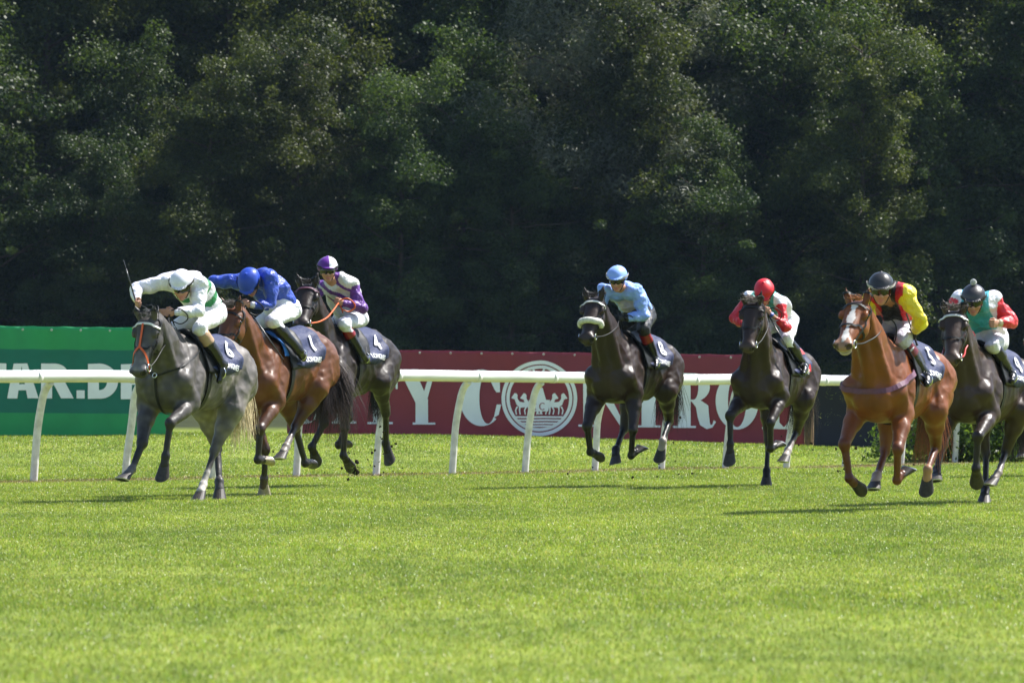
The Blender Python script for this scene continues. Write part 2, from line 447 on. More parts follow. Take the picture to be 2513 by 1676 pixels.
pose('red', 2.994, 57.578, 0.36, 0.021, 0.034, 1, 0.711, 0.171, 1.181, 0.508, 0.203, 1.02, 0.836, 0.197, 0.728, 0.735, 0.163, 0.436, 0.583, 0.212, 0.494, -0.605, 0.15, 1.27, -0.378, 0.205, 0.984, -0.613, 0.049, 0.62, -0.302, 0.045, 0.403, -0.173, 0.034, 0.293, 0.746, -0.17, 1.203, 0.607, -0.191, 0.985, 1.007, -0.221, 0.801, 1.019, -0.215, 0.487, 1.034, -0.216, 0.316, -0.6, -0.151, 1.264, -0.375, -0.208, 0.975, -0.352, -0.212, 0.514, -0.19, -0.177, 0.173, -0.101, -0.152, 0.031, 1.174, 0.106, 2.052, 1.456, 0.123, 1.522, -0.055, 0.033, 1.896, 0.363, -0.01, 2.129, 0.544, 0.031, 2.17, 0.348, 0.149, 2.045, 0.456, 0.258, 1.809, 0.618, 0.081, 1.974, 0.273, 0.211, 1.663, -0.026, 0.31, 1.384, 0.101, 0.35, 1.281, 0.431, -0.18, 2.113, 0.52, -0.335, 1.897, 0.663, -0.109, 1.784, 0.205, -0.228, 1.653, -0.025, -0.29, 1.307, 0.11, -0.31, 1.207)
pose('chestnut', 3.448, 45.214, 0.408, -0.043, 0.036, 0.965, 0.642, 0.165, 1.043, 0.472, 0.187, 0.856, 0.764, 0.244, 0.556, 0.646, 0.196, 0.285, 0.519, 0.246, 0.377, -0.585, 0.145, 1.162, -0.357, 0.201, 0.893, -0.64, 0.122, 0.56, -0.331, 0.147, 0.365, -0.358, 0.131, 0.203, 0.715, -0.164, 1.095, 0.557, -0.184, 0.902, 0.85, -0.22, 0.596, 0.805, -0.192, 0.301, 0.665, -0.15, 0.226, -0.586, -0.145, 1.163, -0.301, -0.203, 0.957, -0.26, -0.228, 0.516, 0.04, -0.201, 0.307, 0.168, -0.185, 0.206, 1.127, 0.013, 1.813, 1.558, 0.011, 1.427, -0.05, -0.034, 1.673, 0.321, 0.014, 1.946, 0.503, -0.001, 1.944, 0.368, 0.18, 1.924, 0.397, 0.336, 1.704, 0.196, 0.201, 1.564, 0.31, 0.132, 1.514, 0.086, 0.268, 1.201, 0.215, 0.326, 1.121, 0.348, -0.147, 1.889, 0.391, -0.283, 1.66, 0.522, -0.036, 1.67, 0.331, -0.17, 1.563, 0.077, -0.276, 1.265, 0.094, -0.299, 1.103)
pose('last', 4.533, 48.397, 0.429, -0.072, 0.052, 0.965, 0.676, 0.165, 1.047, 0.52, 0.193, 0.85, 0.89, 0.207, 0.644, 0.872, 0.181, 0.346, 0.75, 0.148, 0.241, -0.586, 0.145, 1.123, -0.321, 0.202, 0.89, -0.404, 0.038, 0.486, -0.1, 0.068, 0.285, 0.03, 0.039, 0.189, 0.705, -0.164, 1.07, 0.542, -0.183, 0.88, 0.82, -0.17, 0.56, 1.017, -0.153, 0.336, 1.146, -0.116, 0.242, -0.587, -0.145, 1.123, -0.313, -0.203, 0.902, -0.362, -0.15, 0.464, -0.223, -0.109, 0.127, -0.098, -0.075, 0.026, 1.098, 0.053, 1.795, 1.422, 0.134, 1.322, 0.02, 0.012, 1.585, 0.348, 0.005, 1.912, 0.528, 0.039, 1.907, 0.257, 0.15, 1.931, 0.171, 0.297, 1.721, 0.439, 0.218, 1.701, 0.398, 0.184, 1.495, 0.087, 0.25, 1.242, 0.213, 0.312, 1.159, 0.345, -0.166, 1.943, 0.419, -0.248, 1.696, 0.644, -0.098, 1.624, 0.328, -0.225, 1.416, -0.002, -0.279, 1.186, 0.111, -0.299, 1.068)
# ------------------------------------------------------------------ horses
def head_frame(J):
    a = nrm(np.array(J['muz']) - np.array(J['poll']))
    l = nrm(np.cross((0, 0, 1), a)); u = np.cross(a, l)
    return np.array(J['poll'], float), a, l, u

def make_horse(key, label, coat, points, socks, mane_col, tail_col, muzzle=None, blaze=False, hoof_mats=('hoof',) * 4, dapple=0.0, rough=.38,
               bridle='leather', brow='leather', rein='leather', number='1', tail=(.35, .85, .0, 1.0), noseband='leather', extra=(), cloth_word="LONGINES", nstr=150, patch_red=False, tuft=1.0):
    P = POSES[key]; J = {k: np.array(v, float) for k, v in P['J'].items()}
    sc, ph, z0 = P['sc'], P['ph'], P['z0']
    cp, sp = math.cos(ph), math.sin(ph)
    def B(x, y, z):
        return np.array([(x * cp - (z - 1.1) * sp) * sc, y * sc, ((z - 1.1) * cp + x * sp + 1.1) * sc + z0])
    th = P['th']
    root = empty("racehorse", (P['X'], P['D'], 0), math.atan2(-math.cos(th), -math.sin(th)))
    tag(root, label, "horse", "racehorses galloping along the course")
    c0 = np.array(coat); cd = c0 * .82
    S = Sdf()
    R = lambda *r: tuple(np.array(r) * sc)
    # trunk
    S.rc(B(.46, 0, 1.19), B(-.12, 0, 1.215), .362 * sc, .335 * sc, .05, c0, .71, t='t')
    S.rc(B(-.12, 0, 1.225), B(-.55, 0, 1.29), .320 * sc, .270 * sc, .08, c0, .80, t='t')
    S.rc(B(-.42, 0, 1.325), B(-.70, 0, 1.285), .25 * sc, .235 * sc, .08, c0, 1.05, t='t')
    S.el(B(.66, 0, 1.10), R(.23, .22, .26), .07, c0, t='t')
    for s in (1, -1):
        S.el(B(.74, .09 * s, 1.06), R(.13, .11, .16), .028, c0, t='t')
        S.el(B(-.74, .115 * s, 1.20), R(.15, .135, .25), .06, c0, t='t')
        S.el(B(-.52, .17 * s, 1.36), R(.22, .12, .16), .04, c0, t='t')
    S.rc(B(.50, 0, 1.495), B(.12, 0, 1.505), .085 * sc, .06 * sc, .10, c0, .8, t='t')
    S.rc(B(.12, 0, 1.50), B(-.55, 0, 1.54), .05 * sc, .05 * sc, .08, c0, 1.1, t='t')
    # tail dock
    S.rc(B(-.80, 0, 1.42), B(-.93, 0, 1.36), .055 * sc, .035 * sc, .05, c0, t='t')
    trunk_n = len(S.p)
    # neck
    poll, a, l, u = head_frame(J)
    hs = sc
    nb = B(.60, 0, 1.26); np_ = poll - a * .0 * hs - u * .10 * hs + nrm(B(.6, 0, 1.3) - poll) * .04
    mid = nb * .48 + np_ * .52 + np.array([0, 0, .025])
    S.rc(nb, mid, .285 * sc, .185 * sc, .09, c0, .68, t='n')
    S.rc(mid, np_, .185 * sc, .125 * sc, .04, c0, .74, t='n')
    crest0 = B(.40, 0, 1.52)
    S.rc(crest0, poll + nrm(crest0 - poll) * .06 - u * .02, .075 * sc, .05 * sc, .07, c0, .7, t='n')
    # windpipe / jugular lines
    S.rc(B(.80, 0, 1.16), poll + a * .12 * hs - u * .19 * hs, .075 * sc, .05 * sc, .05, cd, .8, t='n')
    for s in (1, -1):   # brachiocephalic muscle band
        S.rc(B(.76, .13 * s, 1.20), poll - u * .12 * hs + l * .05 * s, .07 * sc, .04 * sc, .03, c0, t='n')
    # head
    mz = np.array(muzzle if muzzle is not None else c0 * .45)
    HW = 1.42   # breadth of the skull
    hp = lambda t, y, z: poll + (a * t + l * y * HW + u * z) * hs
    RH = lambda x, y, z: tuple(np.array((x, y * HW, z)) * sc)
    hr = Matrix(((a[0], l[0], u[0]), (a[1], l[1], u[1]), (a[2], l[2], u[2])))
    HR = np.array(hr)
    h0 = len(S.p)
    S.el(hp(.085, 0, -.03), RH(.125, .088, .10), .04, c0, HR, t='h')
    for q in (-.018, .018): S.rc(hp(.10, q, .0), hp(.50, q * .6, -.005), .076 * hs, .046 * hs, .03, c0, 1, t='h')
    for s in (1, -1):
        S.el(hp(.20, .045 * s, -.095), RH(.125, .043, .095), .035, c0, HR, t='h')
        S.el(hp(.165, .080 * s, .024), RH(.055, .020, .030), .02, c0, HR, t='h')
        S.rc(hp(.25, .066 * s, -.035), hp(.44, .042 * s, -.03), .022 * hs, .014 * hs, .02, c0, t='h')   # facial crest
    S.rc(hp(.20, 0, -.10), hp(.50, 0, -.075), .060 * hs, .034 * hs, .035, c0, t='h')
    S.el(hp(.535, 0, -.018), RH(.075, .060, .060), .035, mz, HR, t='h')
    for s in (1, -1):
        S.el(hp(.560, .040 * s, .008), RH(.045, .027, .034), .018, mz, HR, t='h')
    S.el(hp(.545, 0, -.080), RH(.050, .040, .030), .022, mz * .9, HR, t='h')
    for s in (1, -1):
        S.el(hp(.585, .046 * s, .006), RH(.022, .016, .023), .008, None, HR, op='s')
        S.el(hp(.165, .104 * s, .008), RH(.026, .014, .018), .008, None, HR, op='s')
    S.el(hp(.575, 0, -.058), RH(.05, .055, .007), .008, None, HR, op='s')
    # ears
    for s in (1, -1):
        e0 = hp(.015, .056 * s, .045); ed = nrm(-a * .62 + u * .60 + l * .22 * s)
        S.rc(e0, e0 + ed * .055 * hs, .030 * hs, .034 * hs, .012, c0, t='e')
        S.rc(e0 + ed * .055 * hs, e0 + ed * .135 * hs, .033 * hs, .006 * hs, .008, cd, t='e')
        fd = nrm(u * .8 + a * .5 + l * .35 * s)
        S.el(e0 + ed * .070 * hs + fd * .033 * hs, (.017, .017, .055), .008, None, frame_z(ed), op='s')
    # fore legs
    legs = {}
    pc = np.array(points)
    for s, sd in ((1, 'L'), (-1, 'R')):
        So, E, K, Fe, H = (J[q + sd] for q in ('S', 'E', 'K', 'F', 'H'))
        S.rc(B(.44, .115 * s, 1.42), So, .105 * sc, .112 * sc, .032, c0)
        S.rc(So, E, .115 * sc, .095 * sc, .035, c0)
        S.rc(B(.42, .17 * s, 1.20), E, .125 * sc, .085 * sc, .03, c0)
        md = E * .62 + K * .38
        out = np.array([0, .012 * s, 0])
        S.rc(E, md, .105 * sc, .082 * sc, .05, c0)
        S.rc(md + out, K, .080 * sc, .050 * sc, .03, c0 * .5 + pc * .5)
        S.el(K, R(.056, .054, .064), .02, pc)
        k2 = K * .85 + Fe * .15
        S.rc(k2, Fe, .039 * sc, .034 * sc, .02, pc, .9)
        bk = nrm(np.cross(Fe - K, (0, 1, 0)));  bk = bk if bk[0] < 0 or abs(bk[0]) < .3 else -bk
        S.rc(K * .8 + Fe * .2 + bk * .022, Fe + bk * .016, .020 * sc, .020 * sc, .018, pc)
        sk = np.array(socks.get('F' + sd, points))
        S.el(Fe, R(.047, .045, .048), .016, sk)
        S.el(Fe + bk * .018, R(.03, .03, .03), .014, sk)
        cor = Fe + (H - Fe) * .52
        S.rc(Fe, cor, .038 * sc, .046 * sc, .015, sk)
        legs['F' + sd] = (Fe, cor, H)
    for s, sd in ((1, 'L'), (-1, 'R')):
        Hp, T_, C, G, I = (J[q + sd] for q in ('P', 'T', 'C', 'G', 'I'))
        S.rc(Hp, T_, .19 * sc, .13 * sc, .045, c0)
        S.rc(B(-.74, .13 * s, 1.12), T_ * .55 + C * .45, .12 * sc, .075 * sc, .06, c0)
        md = T_ * .6 + C * .4
        S.rc(T_, md, .118 * sc, .085 * sc, .05, c0)
        S.rc(md, C, .082 * sc, .048 * sc, .03, c0 * .55 + pc * .45)
        S.el(C, R(.052, .044, .056), .022, pc)
        d1, d2 = nrm(T_ - C), nrm(G - C)
        bk = nrm(np.array([-(d1 + d2)[0], -(d1 + d2)[1], -(d1 + d2)[2]]) + np.array([-.15, 0, 0]))
        S.rc(C + bk * .035, C + bk * .060 * sc + d1 * .075 * sc, .030 * sc, .024 * sc, .022, pc)
        S.rc(C + bk * .060 * sc + d1 * .06, md - d2 * .01, .018, .03, .03, c0)      # tendon
        S.rc(C * .85 + G * .15, G, .039 * sc, .033 * sc, .02, pc, .85)
        S.rc(C * .8 + G * .2 + bk * .024, G + bk * .016, .021 * sc, .020 * sc, .018, pc)
        sk = np.array(socks.get('H' + sd, points))
        if 'H' + sd in socks and socks.get('high', False):
            S.rc(C * .35 + G * .65, G, .036 * sc, .034 * sc, .012, sk)
        S.el(G, R(.048, .046, .050), .016, sk)
        cor = G + (I - G) * .52
        S.rc(G, cor, .039 * sc, .047 * sc, .015, sk)
        legs['H' + sd] = (G, cor, I)
    V, Q = S.mesh(.0115)
    C = S.colours(V)
    # darker inside the ear and nostril, paler belly-side variation, blaze
    rel = (V - poll) @ HR / hs; rel[:, 1] /= HW
    inn = (abs(rel[:, 0] - .583) < .03) & (abs(abs(rel[:, 1]) - .045) < .02) & (abs(rel[:, 2] - .006) < .03)
    C[inn] *= .25
    if blaze:
        w = .024 - .010 * (rel[:, 0] - .1) / .4 + .008 * np.sin(rel[:, 0] * 30)
        bz = (rel[:, 2] < .12) & (abs(rel[:, 1] - .006) < w) & (rel[:, 0] > .08) & (rel[:, 0] < .56) & (rel[:, 2] > .0)
        C[bz] = (.62, .58, .55)
        sn = (rel[:, 0] > .52) & (rel[:, 0] < .68) & (rel[:, 2] < -.03) & (rel[:, 2] > -.14) & (abs(rel[:, 1]) < .09)
        C[sn] = (.42, .34, .27)
    if dapple:
        fl = np.clip((1.15 - V[:, 0]) / 1.6, 0, 1)[:, None]
        spots = .5 + .5 * np.clip(vnoise(V * (1, 1, .6), 16, 5) * 1.2 + .2, -1, 1)
        C = C * (.62 + 1.5 * fl ** 1.5 * (.45 + .75 * spots[:, None]))  # dapples, plus rump highlights and front shade painted into the coat
        face = np.clip((rel[:, 0] - .25) / .3, 0, 1) * (rel[:, 2] > -.02) * (abs(rel[:, 1]) < .055) * (rel[:, 0] < .56)
        C += face[:, None] * np.array((.10, .10, .105))
    # muscle and rib relief under the skin, fading out on the head
    rid = lambda q, f, sd_: .55 - 1.5 * np.abs(vnoise(q, f, sd_))
    hm_ = np.clip((np.linalg.norm(V - (poll + a * .28), axis=1) - .30) / .15, 0, 1)
    lg = np.clip((V[:, 2] - .75) / .25, .25, 1)
    Vd = .015 * rid(V * (1.0, 1.3, .55), 10, 3) + .006 * rid(V * (1.2, 1.2, .6), 22, 7) + .0015 * vnoise(V, 60, 9)
    V = V + S.grad(V)[1] * (Vd * hm_ * lg)[:, None]
    body = mesh_obj("body", V, Q, mat_coat("coat_" + key, rough, dapple), root, True, C)
    # eyes
    for s in (1, -1):
        eb = bmesh.new(); bmesh.ops.create_uvsphere(eb, u_segments=14, v_segments=8, radius=.022 * hs)
        me = bpy.data.meshes.new("eye"); eb.to_mesh(me); eb.free()
        me.materials.append(MAT['eye']); me.polygons.foreach_set("use_smooth", np.ones(len(me.polygons), dtype=bool))
        e = bpy.data.objects.new("eye", me); COL.objects.link(e); e.parent = root; e.location = hp(.165, .088 * s, .008)
    # hooves
    for i, (k, (Fe, cor, H)) in enumerate(legs.items()):
        ax = nrm(H - Fe); lat = np.array([0, 1.0, 0]); lat = nrm(lat - ax * (lat @ ax)); fw = np.cross(lat, ax)
        ang = math.radians(42)
        nrm_s = nrm(ax * math.cos(ang) - fw * math.sin(ang)) if np.dot(np.cross(ax, fw), lat) < 0 else nrm(ax * math.cos(ang) + fw * math.sin(ang))
        if H[2] < .06: nrm_s = np.array([0, 0, -1.0])
        # toe direction in the sole plane
        toe = nrm(np.cross(lat, nrm_s)); toe = toe if toe @ ax > 0 else -toe
        side = np.cross(nrm_s, toe)
        mb = MB(); n = 20
        sole = H + ax * .022
        if H[2] < .06: sole = np.array([H[0], H[1], .004])
        V2 = []
        for (cen, rx, ry, lift) in ((cor - ax * .012, .046, .048, 0), (cor * .5 + sole * .5 + toe * .008, .062, .061, 0), (sole + toe * .014, .077, .072, 0), (sole + toe * .014 + nrm_s * .008, .074, .069, 0), (sole + toe * .014 + nrm_s * .007, .052, .046, 0), (sole + toe * .012 - nrm_s * .008, .042, .036, 0)):
            for j in range(n):
                q = 2 * math.pi * j / n
                x = math.cos(q); y = math.sin(q)
                if x < -.2: x = -.2 + (x + .2) * .75
                V2.append(cen + (toe * rx * x + side * ry * y) * sc)
        Fq = [(r * n + j, r * n + (j + 1) % n, (r + 1) * n + (j + 1) % n, (r + 1) * n + j) for r in range(5) for j in range(n)]
        Fq.append(tuple(5 * n + j for j in range(n)))
        mi = [0] * (2 * n) + [1] * (2 * n) + [0] * n + [0]
        V2 = np.array(V2)
        if H[2] < .06: V2[:, 2] = np.maximum(V2[:, 2], .003)
        hf = mesh_obj("hoof", V2, Fq, [MAT[hoof_mats[i]], MAT['shoe']], root, False, None, mi)
        bmq = bmesh.new(); bmq.from_mesh(hf.data); bmesh.ops.recalc_face_normals(bmq, faces=bmq.faces); bmq.to_mesh(hf.data); bmq.free()
    # mane, forelock, tail
    rg = np.random.default_rng(len(key) * 7 + ord(key[0]))
    mpaths = []; cols = []
    top0, top1 = B(.42, 0, 1.60), poll + u * .055 * hs - a * .05 * hs
    for i in range(200):
        t = i / 199
        p = top0 * (1 - t) + top1 * t + np.array([0, rg.normal() * .012, .035 * math.sin(math.pi * t) * 0 - .012])
        p, g_ = S.project(p[None], .0, 4); p = p[0]
        d = np.array([-.10 - .05 * rg.random(), -.06 - .08 * rg.random(), .05 + .05 * rg.normal()])
        L = rg.uniform(.07, .15)
        q = [p + d * L / .12 * w + np.array([0, -.02, -.10]) * L / .12 * w * w + rg.normal(size=3) * .008 * w for w in np.linspace(0, 1, 5)]
        mpaths.append(q); cols.append(np.array(mane_col) * rg.uniform(.6, 1.4))
    V2, F2, C2 = strands(mpaths, .0065, .0015, cols)
    mesh_obj("mane", V2, F2, MAT['hair'], root, True, C2)
    mpaths = []; cols = []
    for i in range(int(70 * tuft)):
        p = hp(rg.uniform(-.03, .03), rg.normal() * .020, .070)
        d = (u * rg.uniform(.3, .8) - a * rg.uniform(-.1, .6) + l * rg.normal() * .40)
        L = rg.uniform(.03, .075) * hs * tuft ** .7
        q = [p + d * L * w + (a * .35 + l * rg.normal() * .2) * L * w * w for w in np.linspace(0, 1, 5)]
        mpaths.append(q); cols.append(np.array(mane_col) * rg.uniform(.7, 1.6) * tuft ** .5)  # bigger tufts are painted paler, for sunlight on the hair
    V2, F2, C2 = strands(mpaths, .005, .0012, cols)
    mesh_obj("forelock", V2, F2, MAT['hair'], root, True, C2)
    mpaths = []; cols = []
    out_, drop, lat_, spread = tail
    r0 = B(-.90, 0, 1.36); locks = rg.normal(size=(26, 3))
    for i in range(nstr * 5):
        st = r0 + np.array([rg.uniform(-.05, .06), rg.normal() * .02, rg.uniform(-.03, .02)])
        L = rg.uniform(.55, 1.0)
        ps = []
        lk = locks[i % 26]; sdx, sdy, sdz = (lk + rg.normal(size=3) * .28) * np.array([.10, .12, .08]) * spread
        wv = rg.uniform(0, 6.28)
        for w in np.linspace(0, 1, 9):
            e = w * L
            x = -out_ * (1 - (1 - e) ** 2) + sdx * e
            z = -drop * e ** 1.5 + sdz * e
            y = lat_ * e + sdy * e + .018 * math.sin(w * 7 + wv) * w
            ps.append(st + np.array([x, y, z]))
        mpaths.append(ps); cols.append(np.array(tail_col) * rg.uniform(.55, 1.45))
    V2, F2, C2 = strands(mpaths, .0042, .0010, cols)
    mesh_obj("tail", V2, F2, MAT['hair'], root, True, C2)
    # ---------------- tack
    T = Sdf(); T.p = S.p[:trunk_n] + [q for q in S.p[trunk_n:] if False]
    for s, sd in ((1, 'L'), (-1, 'R')):
        T.rc(J['P' + sd], J['P' + sd] * .6 + J['T' + sd] * .4, .185 * sc, .15 * sc, .08)
        T.rc(B(.44, .115 * s, 1.42), J['S' + sd], .10 * sc, .11 * sc, .06)
    def on_trunk(x, phi, off):
        x = np.asarray(x, float); phi = np.asarray(phi, float)
        cx = np.stack([B(q, 0, 1.24) for q in x.ravel()])
        d = np.stack([np.zeros(x.size), np.sin(phi.ravel()), np.cos(phi.ravel())], 1)
        return T.march(cx + d * .75, -d, .74, off).reshape(x.shape + (3,))
    nx, nphi = 26, 57
    gx, gp = np.meshgrid(np.linspace(.28, -.37, nx), np.radians(np.linspace(-95, 95, nphi)), indexing='ij')
    # hem line: pointed towards the rear
    hem = 1 - .16 * np.clip((np.abs(gx + .06) / .34), 0, 1) ** 1.5
    gpp = gp * hem
    off = .028 + .016 * vnoise(np.stack([gx, gpp, gx * 0], -1).reshape(-1, 3), 9, 3).reshape(gx.shape) * np.abs(gp) ** 1.2 + .012 * np.clip(np.abs(gp) - 1.2, 0, 1)
    W = on_trunk(gx, gpp, off)
    Wi = on_trunk(gx, gpp, off - .008)
    ii = lambda i, j: i * nphi + j
    Fq = [(ii(i, j), ii(i, j + 1), ii(i + 1, j + 1), ii(i + 1, j)) for i in range(nx - 1) for j in range(nphi - 1)]
    k0 = nx * nphi
    Fq += [tuple(reversed([v + k0 for v in f])) for f in Fq]
    bd = [ii(i, 0) for i in range(nx)] + [ii(nx - 1, j) for j in range(1, nphi)] + [ii(i, nphi - 1) for i in range(nx - 2, -1, -1)] + [ii(0, j) for j in range(nphi - 2, 0, -1)]
    for q in range(len(bd)):
        a0, a1 = bd[q], bd[(q + 1) % len(bd)]
        Fq.append((a0, a0 + k0, a1 + k0, a1))
    cl = mesh_obj("saddle_cloth", np.concatenate([W.reshape(-1, 3), Wi.reshape(-1, 3)]), Fq, MAT['cloth'], root)
    bmq = bmesh.new(); bmq.from_mesh(cl.data); bmesh.ops.recalc_face_normals(bmq, faces=bmq.faces); bmq.to_mesh(cl.data); bmq.free()
    def print_on(txt, x0, phi0, size, name, mat, wid=1.0, slant=0.0, offs=.045):
        v, f = text_mesh(txt, .012 / size, bold=True)
        if len(v) == 0: return
        uu = (v[:, 0] - v[:, 0].mean()) * size * wid; vv = (v[:, 1] - v[:, 1].mean()) * size
        x = x0 - uu; phi = phi0 - (vv + slant * uu) / .37
        Pn = on_trunk(x, phi, offs + .003 + .016 * vnoise(np.stack([x, phi, x * 0], -1), 9, 3) * np.abs(phi) ** 1.2 + .012 * np.clip(np.abs(phi) - 1.2, 0, 1))
        mesh_obj(name, Pn, f, MAT[mat], cl, False)
    if patch_red:
        for (x0, p0, w, h) in ((-.24, .62, .13, .15), (-.27, 1.28, .10, .13)):
            qx, qp = np.meshgrid(np.linspace(x0 + w / 2, x0 - w / 2, 7), np.linspace(p0 - h, p0 + h, 9), indexing='ij')
            Wp = on_trunk(qx, qp, .048 + .012 * np.clip(np.abs(qp) - 1.2, 0, 1)).reshape(-1, 3)
            mesh_obj("red_panel", Wp, [(i * 9 + j, i * 9 + j + 1, (i + 1) * 9 + j + 1, (i + 1) * 9 + j) for i in range(6) for j in range(8)], MAT['clothred'], cl, False)
    print_on(number, -.20, math.radians(48), .26, "number", 'clothwhite', 1.0)
    print_on(cloth_word, -.11, math.radians(79), .090, "lettering", 'clothwhite', .80, -.12)
    # saddle
    gx, gp = np.meshgrid(np.linspace(.34, .0, 16), np.radians(np.linspace(-92, 92, 41)), indexing='ij')
    rise = .040 + .022 * np.exp(-((gx - .31) / .05) ** 2) * np.exp(-(gp / .5) ** 2) + .018 * np.exp(-((gx - .02) / .04) ** 2) * np.exp(-(gp / .5) ** 2) + .004 * vnoise(np.stack([gx, gp, gx * 0], -1).reshape(-1, 3), 16, 4).reshape(gx.shape)
    fl = np.clip(np.abs(gp) - .7, 0, 1)
    gx = gx + .05 * fl * (gx - .17) / .17 * -1.2 + .05 * fl
    W = on_trunk(gx, gp, rise + .012 * fl); Wi = on_trunk(gx, gp, rise * 0 + .026)
    nx, nphi = gx.shape
    Fq = [(ii2 * nphi + j, ii2 * nphi + j + 1, (ii2 + 1) * nphi + j + 1, (ii2 + 1) * nphi + j) for ii2 in range(nx - 1) for j in range(nphi - 1)]
    k0 = nx * nphi
    Fq += [tuple(reversed([v + k0 for v in f])) for f in Fq]
    bd = [i * nphi for i in range(nx)] + [(nx - 1) * nphi + j for j in range(1, nphi)] + [i * nphi + nphi - 1 for i in range(nx - 2, -1, -1)] + [j for j in range(nphi - 2, 0, -1)]
    for q in range(len(bd)):
        a0, a1 = bd[q], bd[(q + 1) % len(bd)]
        Fq.append((a0, a0 + k0, a1 + k0, a1))
    sd_ = mesh_obj("saddle", np.concatenate([W.reshape(-1, 3), Wi.reshape(-1, 3)]), Fq, MAT['leather'], root)
    bmq = bmesh.new(); bmq.from_mesh(sd_.data); bmesh.ops.recalc_face_normals(bmq, faces=bmq.faces); bmq.to_mesh(sd_.data); bmq.free()
    for s, sd in ((1, 'L'), (-1, 'R')):
        an, to = J['jan' + sd], J['jto' + sd]
        ft = an * .4 + to * .6 - np.array([0, 0, .045])
        mb = MB()
        t0 = on_trunk(np.array([.10]), np.array([.95 * s]), .04)[0]
        mb.tube([t0, (t0 + ft) / 2 + np.array([0, .02 * s, 0]), ft + np.array([0, 0, .12])], .008, 5)
        st = mb.build("stirrup_leather", MAT['leather'], root)
        mb = MB()
        pts = [ft + np.array([math.sin(q) * .0, math.sin(q) * .058, .055 - math.cos(q) * .06]) for q in np.linspace(0, 2 * math.pi, 17)]
        mb.tube(pts, .006, 6, cap=False)
        mb.build("stirrup_iron", MAT['metal'], root)
    # straps
    def strap(pts, width, name, mat, offs=.006, thick=.005, sdf=S, parent=root, sub=6, closed=False):
        pts = np.array(pts, float)
        tt = np.linspace(0, len(pts) - 1, (len(pts) - 1) * sub + 1)
        Pn = np.stack([np.interp(tt, np.arange(len(pts)), pts[:, i]) for i in range(3)], 1)
        Pn, G = sdf.project(Pn, offs, 8)
        Tg = np.gradient(Pn, axis=0); Tg /= np.linalg.norm(Tg, axis=1, keepdims=True) + 1e-9
        Cr = np.cross(Tg, G); Cr /= np.linalg.norm(Cr, axis=1, keepdims=True) + 1e-9
        h = width / 2
        Vv = np.stack([Pn - Cr * h, Pn + Cr * h, Pn + Cr * h + G * thick, Pn - Cr * h + G * thick], 1).reshape(-1, 3)
        n = len(Pn)
        Fv = [(4 * i + j, 4 * i + (j + 1) % 4, 4 * (i + 1) + (j + 1) % 4, 4 * (i + 1) + j) for i in range(n - 1) for j in range(4)]
        Fv += [(3, 2, 1, 0), tuple(4 * (n - 1) + j for j in range(4))]
        return mesh_obj(name, Vv, Fv, MAT[mat], parent, False)
    br = empty("bridle"); br.parent = root
    loop = lambda t, a0, a1, n=13, r=.17, tz=0.0: [hp(t + tz * math.cos(q), r * math.sin(q), -.02 + r * math.cos(q)) for q in np.radians(np.linspace(a0, a1, n))]
    strap(loop(.095, -95, 95), .022, "browband", brow, .006, .007, parent=br)
    strap(loop(-.025, -100, 100, r=.16), .022, "headpiece", bridle, parent=br)
    if noseband == 'fleece':
        pts, G = S.project(np.array(loop(.36, -120, 120, 21)), .018, 8)
        mb = MB(); mb.tube(pts, [.016] + [.036] * 19 + [.016], 12); mb.build("sheepskin_noseband", MAT['fleece'], br)
    elif noseband:
        strap(loop(.35, -180, 180, 25), .020, "noseband", noseband, parent=br)
    for s in (1, -1):
        strap([hp(.0, .10 * s, .0), hp(.12, .12 * s, -.03), hp(.30, .10 * s, -.03), hp(.47, .09 * s, -.045)], .015, "cheekpiece", bridle, parent=br)
        strap([hp(.0, .10 * s, .0), hp(.10, .12 * s, -.10), hp(.17, .05 * s, -.20)], .012, "throatlash", bridle, parent=br)
    bits = {}
    for s in (1, -1):
        c_, g_ = S.project(np.array([hp(.495, .12 * s, -.045)]), .012, 8)
        mb = MB(); mb.ring(c_[0], l, .034, .005); mb.build("bit_ring", MAT['metal'], br)
        bits[s] = c_[0]
    if 'cross' in extra:
        strap([hp(.10, 0, .10), hp(.20, 0, .09), hp(.33, 0, .09)], .020, "grackle_noseband", 'orange', .010, parent=br)
        for s in (1, -1):
            strap([hp(.33, 0, .09), hp(.40, .06 * s, .06), hp(.49, .09 * s, -.03), hp(.53, .07 * s, -.09)], .020, "grackle_noseband", 'orange', .010, parent=br)
    # reins to the hands
    rn = empty("reins"); rn.parent = root
    for s, sd in ((1, 'L'), (-1, 'R')):
        hd = J['jha' + sd]
        if (key == 'grey' and sd == 'R') or (key == 'bay' and sd == 'R') or (key == 'chestnut' and sd == 'L') or (key == 'last' and sd == 'L'):
            hd = J['jha' + ('L' if sd == 'R' else 'R')] + np.array([0, .03 * s, 0])
        b0 = bits[s]
        m1 = b0 * .55 + hd * .45 + np.array([0, .05 * s, -.045])
        ctrl = [b0, b0 * .8 + hd * .2 + np.array([0, .03 * s, -.035]), m1, b0 * .2 + hd * .8 + np.array([0, .02 * s, -.02]), hd, hd + np.array([-.10, .0, -.12])]
        tt = np.linspace(0, len(ctrl) - 1, 26); ctrl = np.array(ctrl)
        Pn = np.stack([np.interp(tt, np.arange(len(ctrl)), ctrl[:, i]) for i in range(3)], 1)
        d = S.ev(Pn); _, g = S.grad(Pn)
        Pn = Pn + g * np.clip(.014 - d, 0, 1)[:, None]
        for _ in range(3): Pn[1:-1] = (Pn[:-2] + Pn[1:-1] * 2 + Pn[2:]) / 4
        mb = MB(); mb.tube(Pn, .009 if rein != 'leather' else .007, 6); mb.build("rein", MAT[rein], rn)
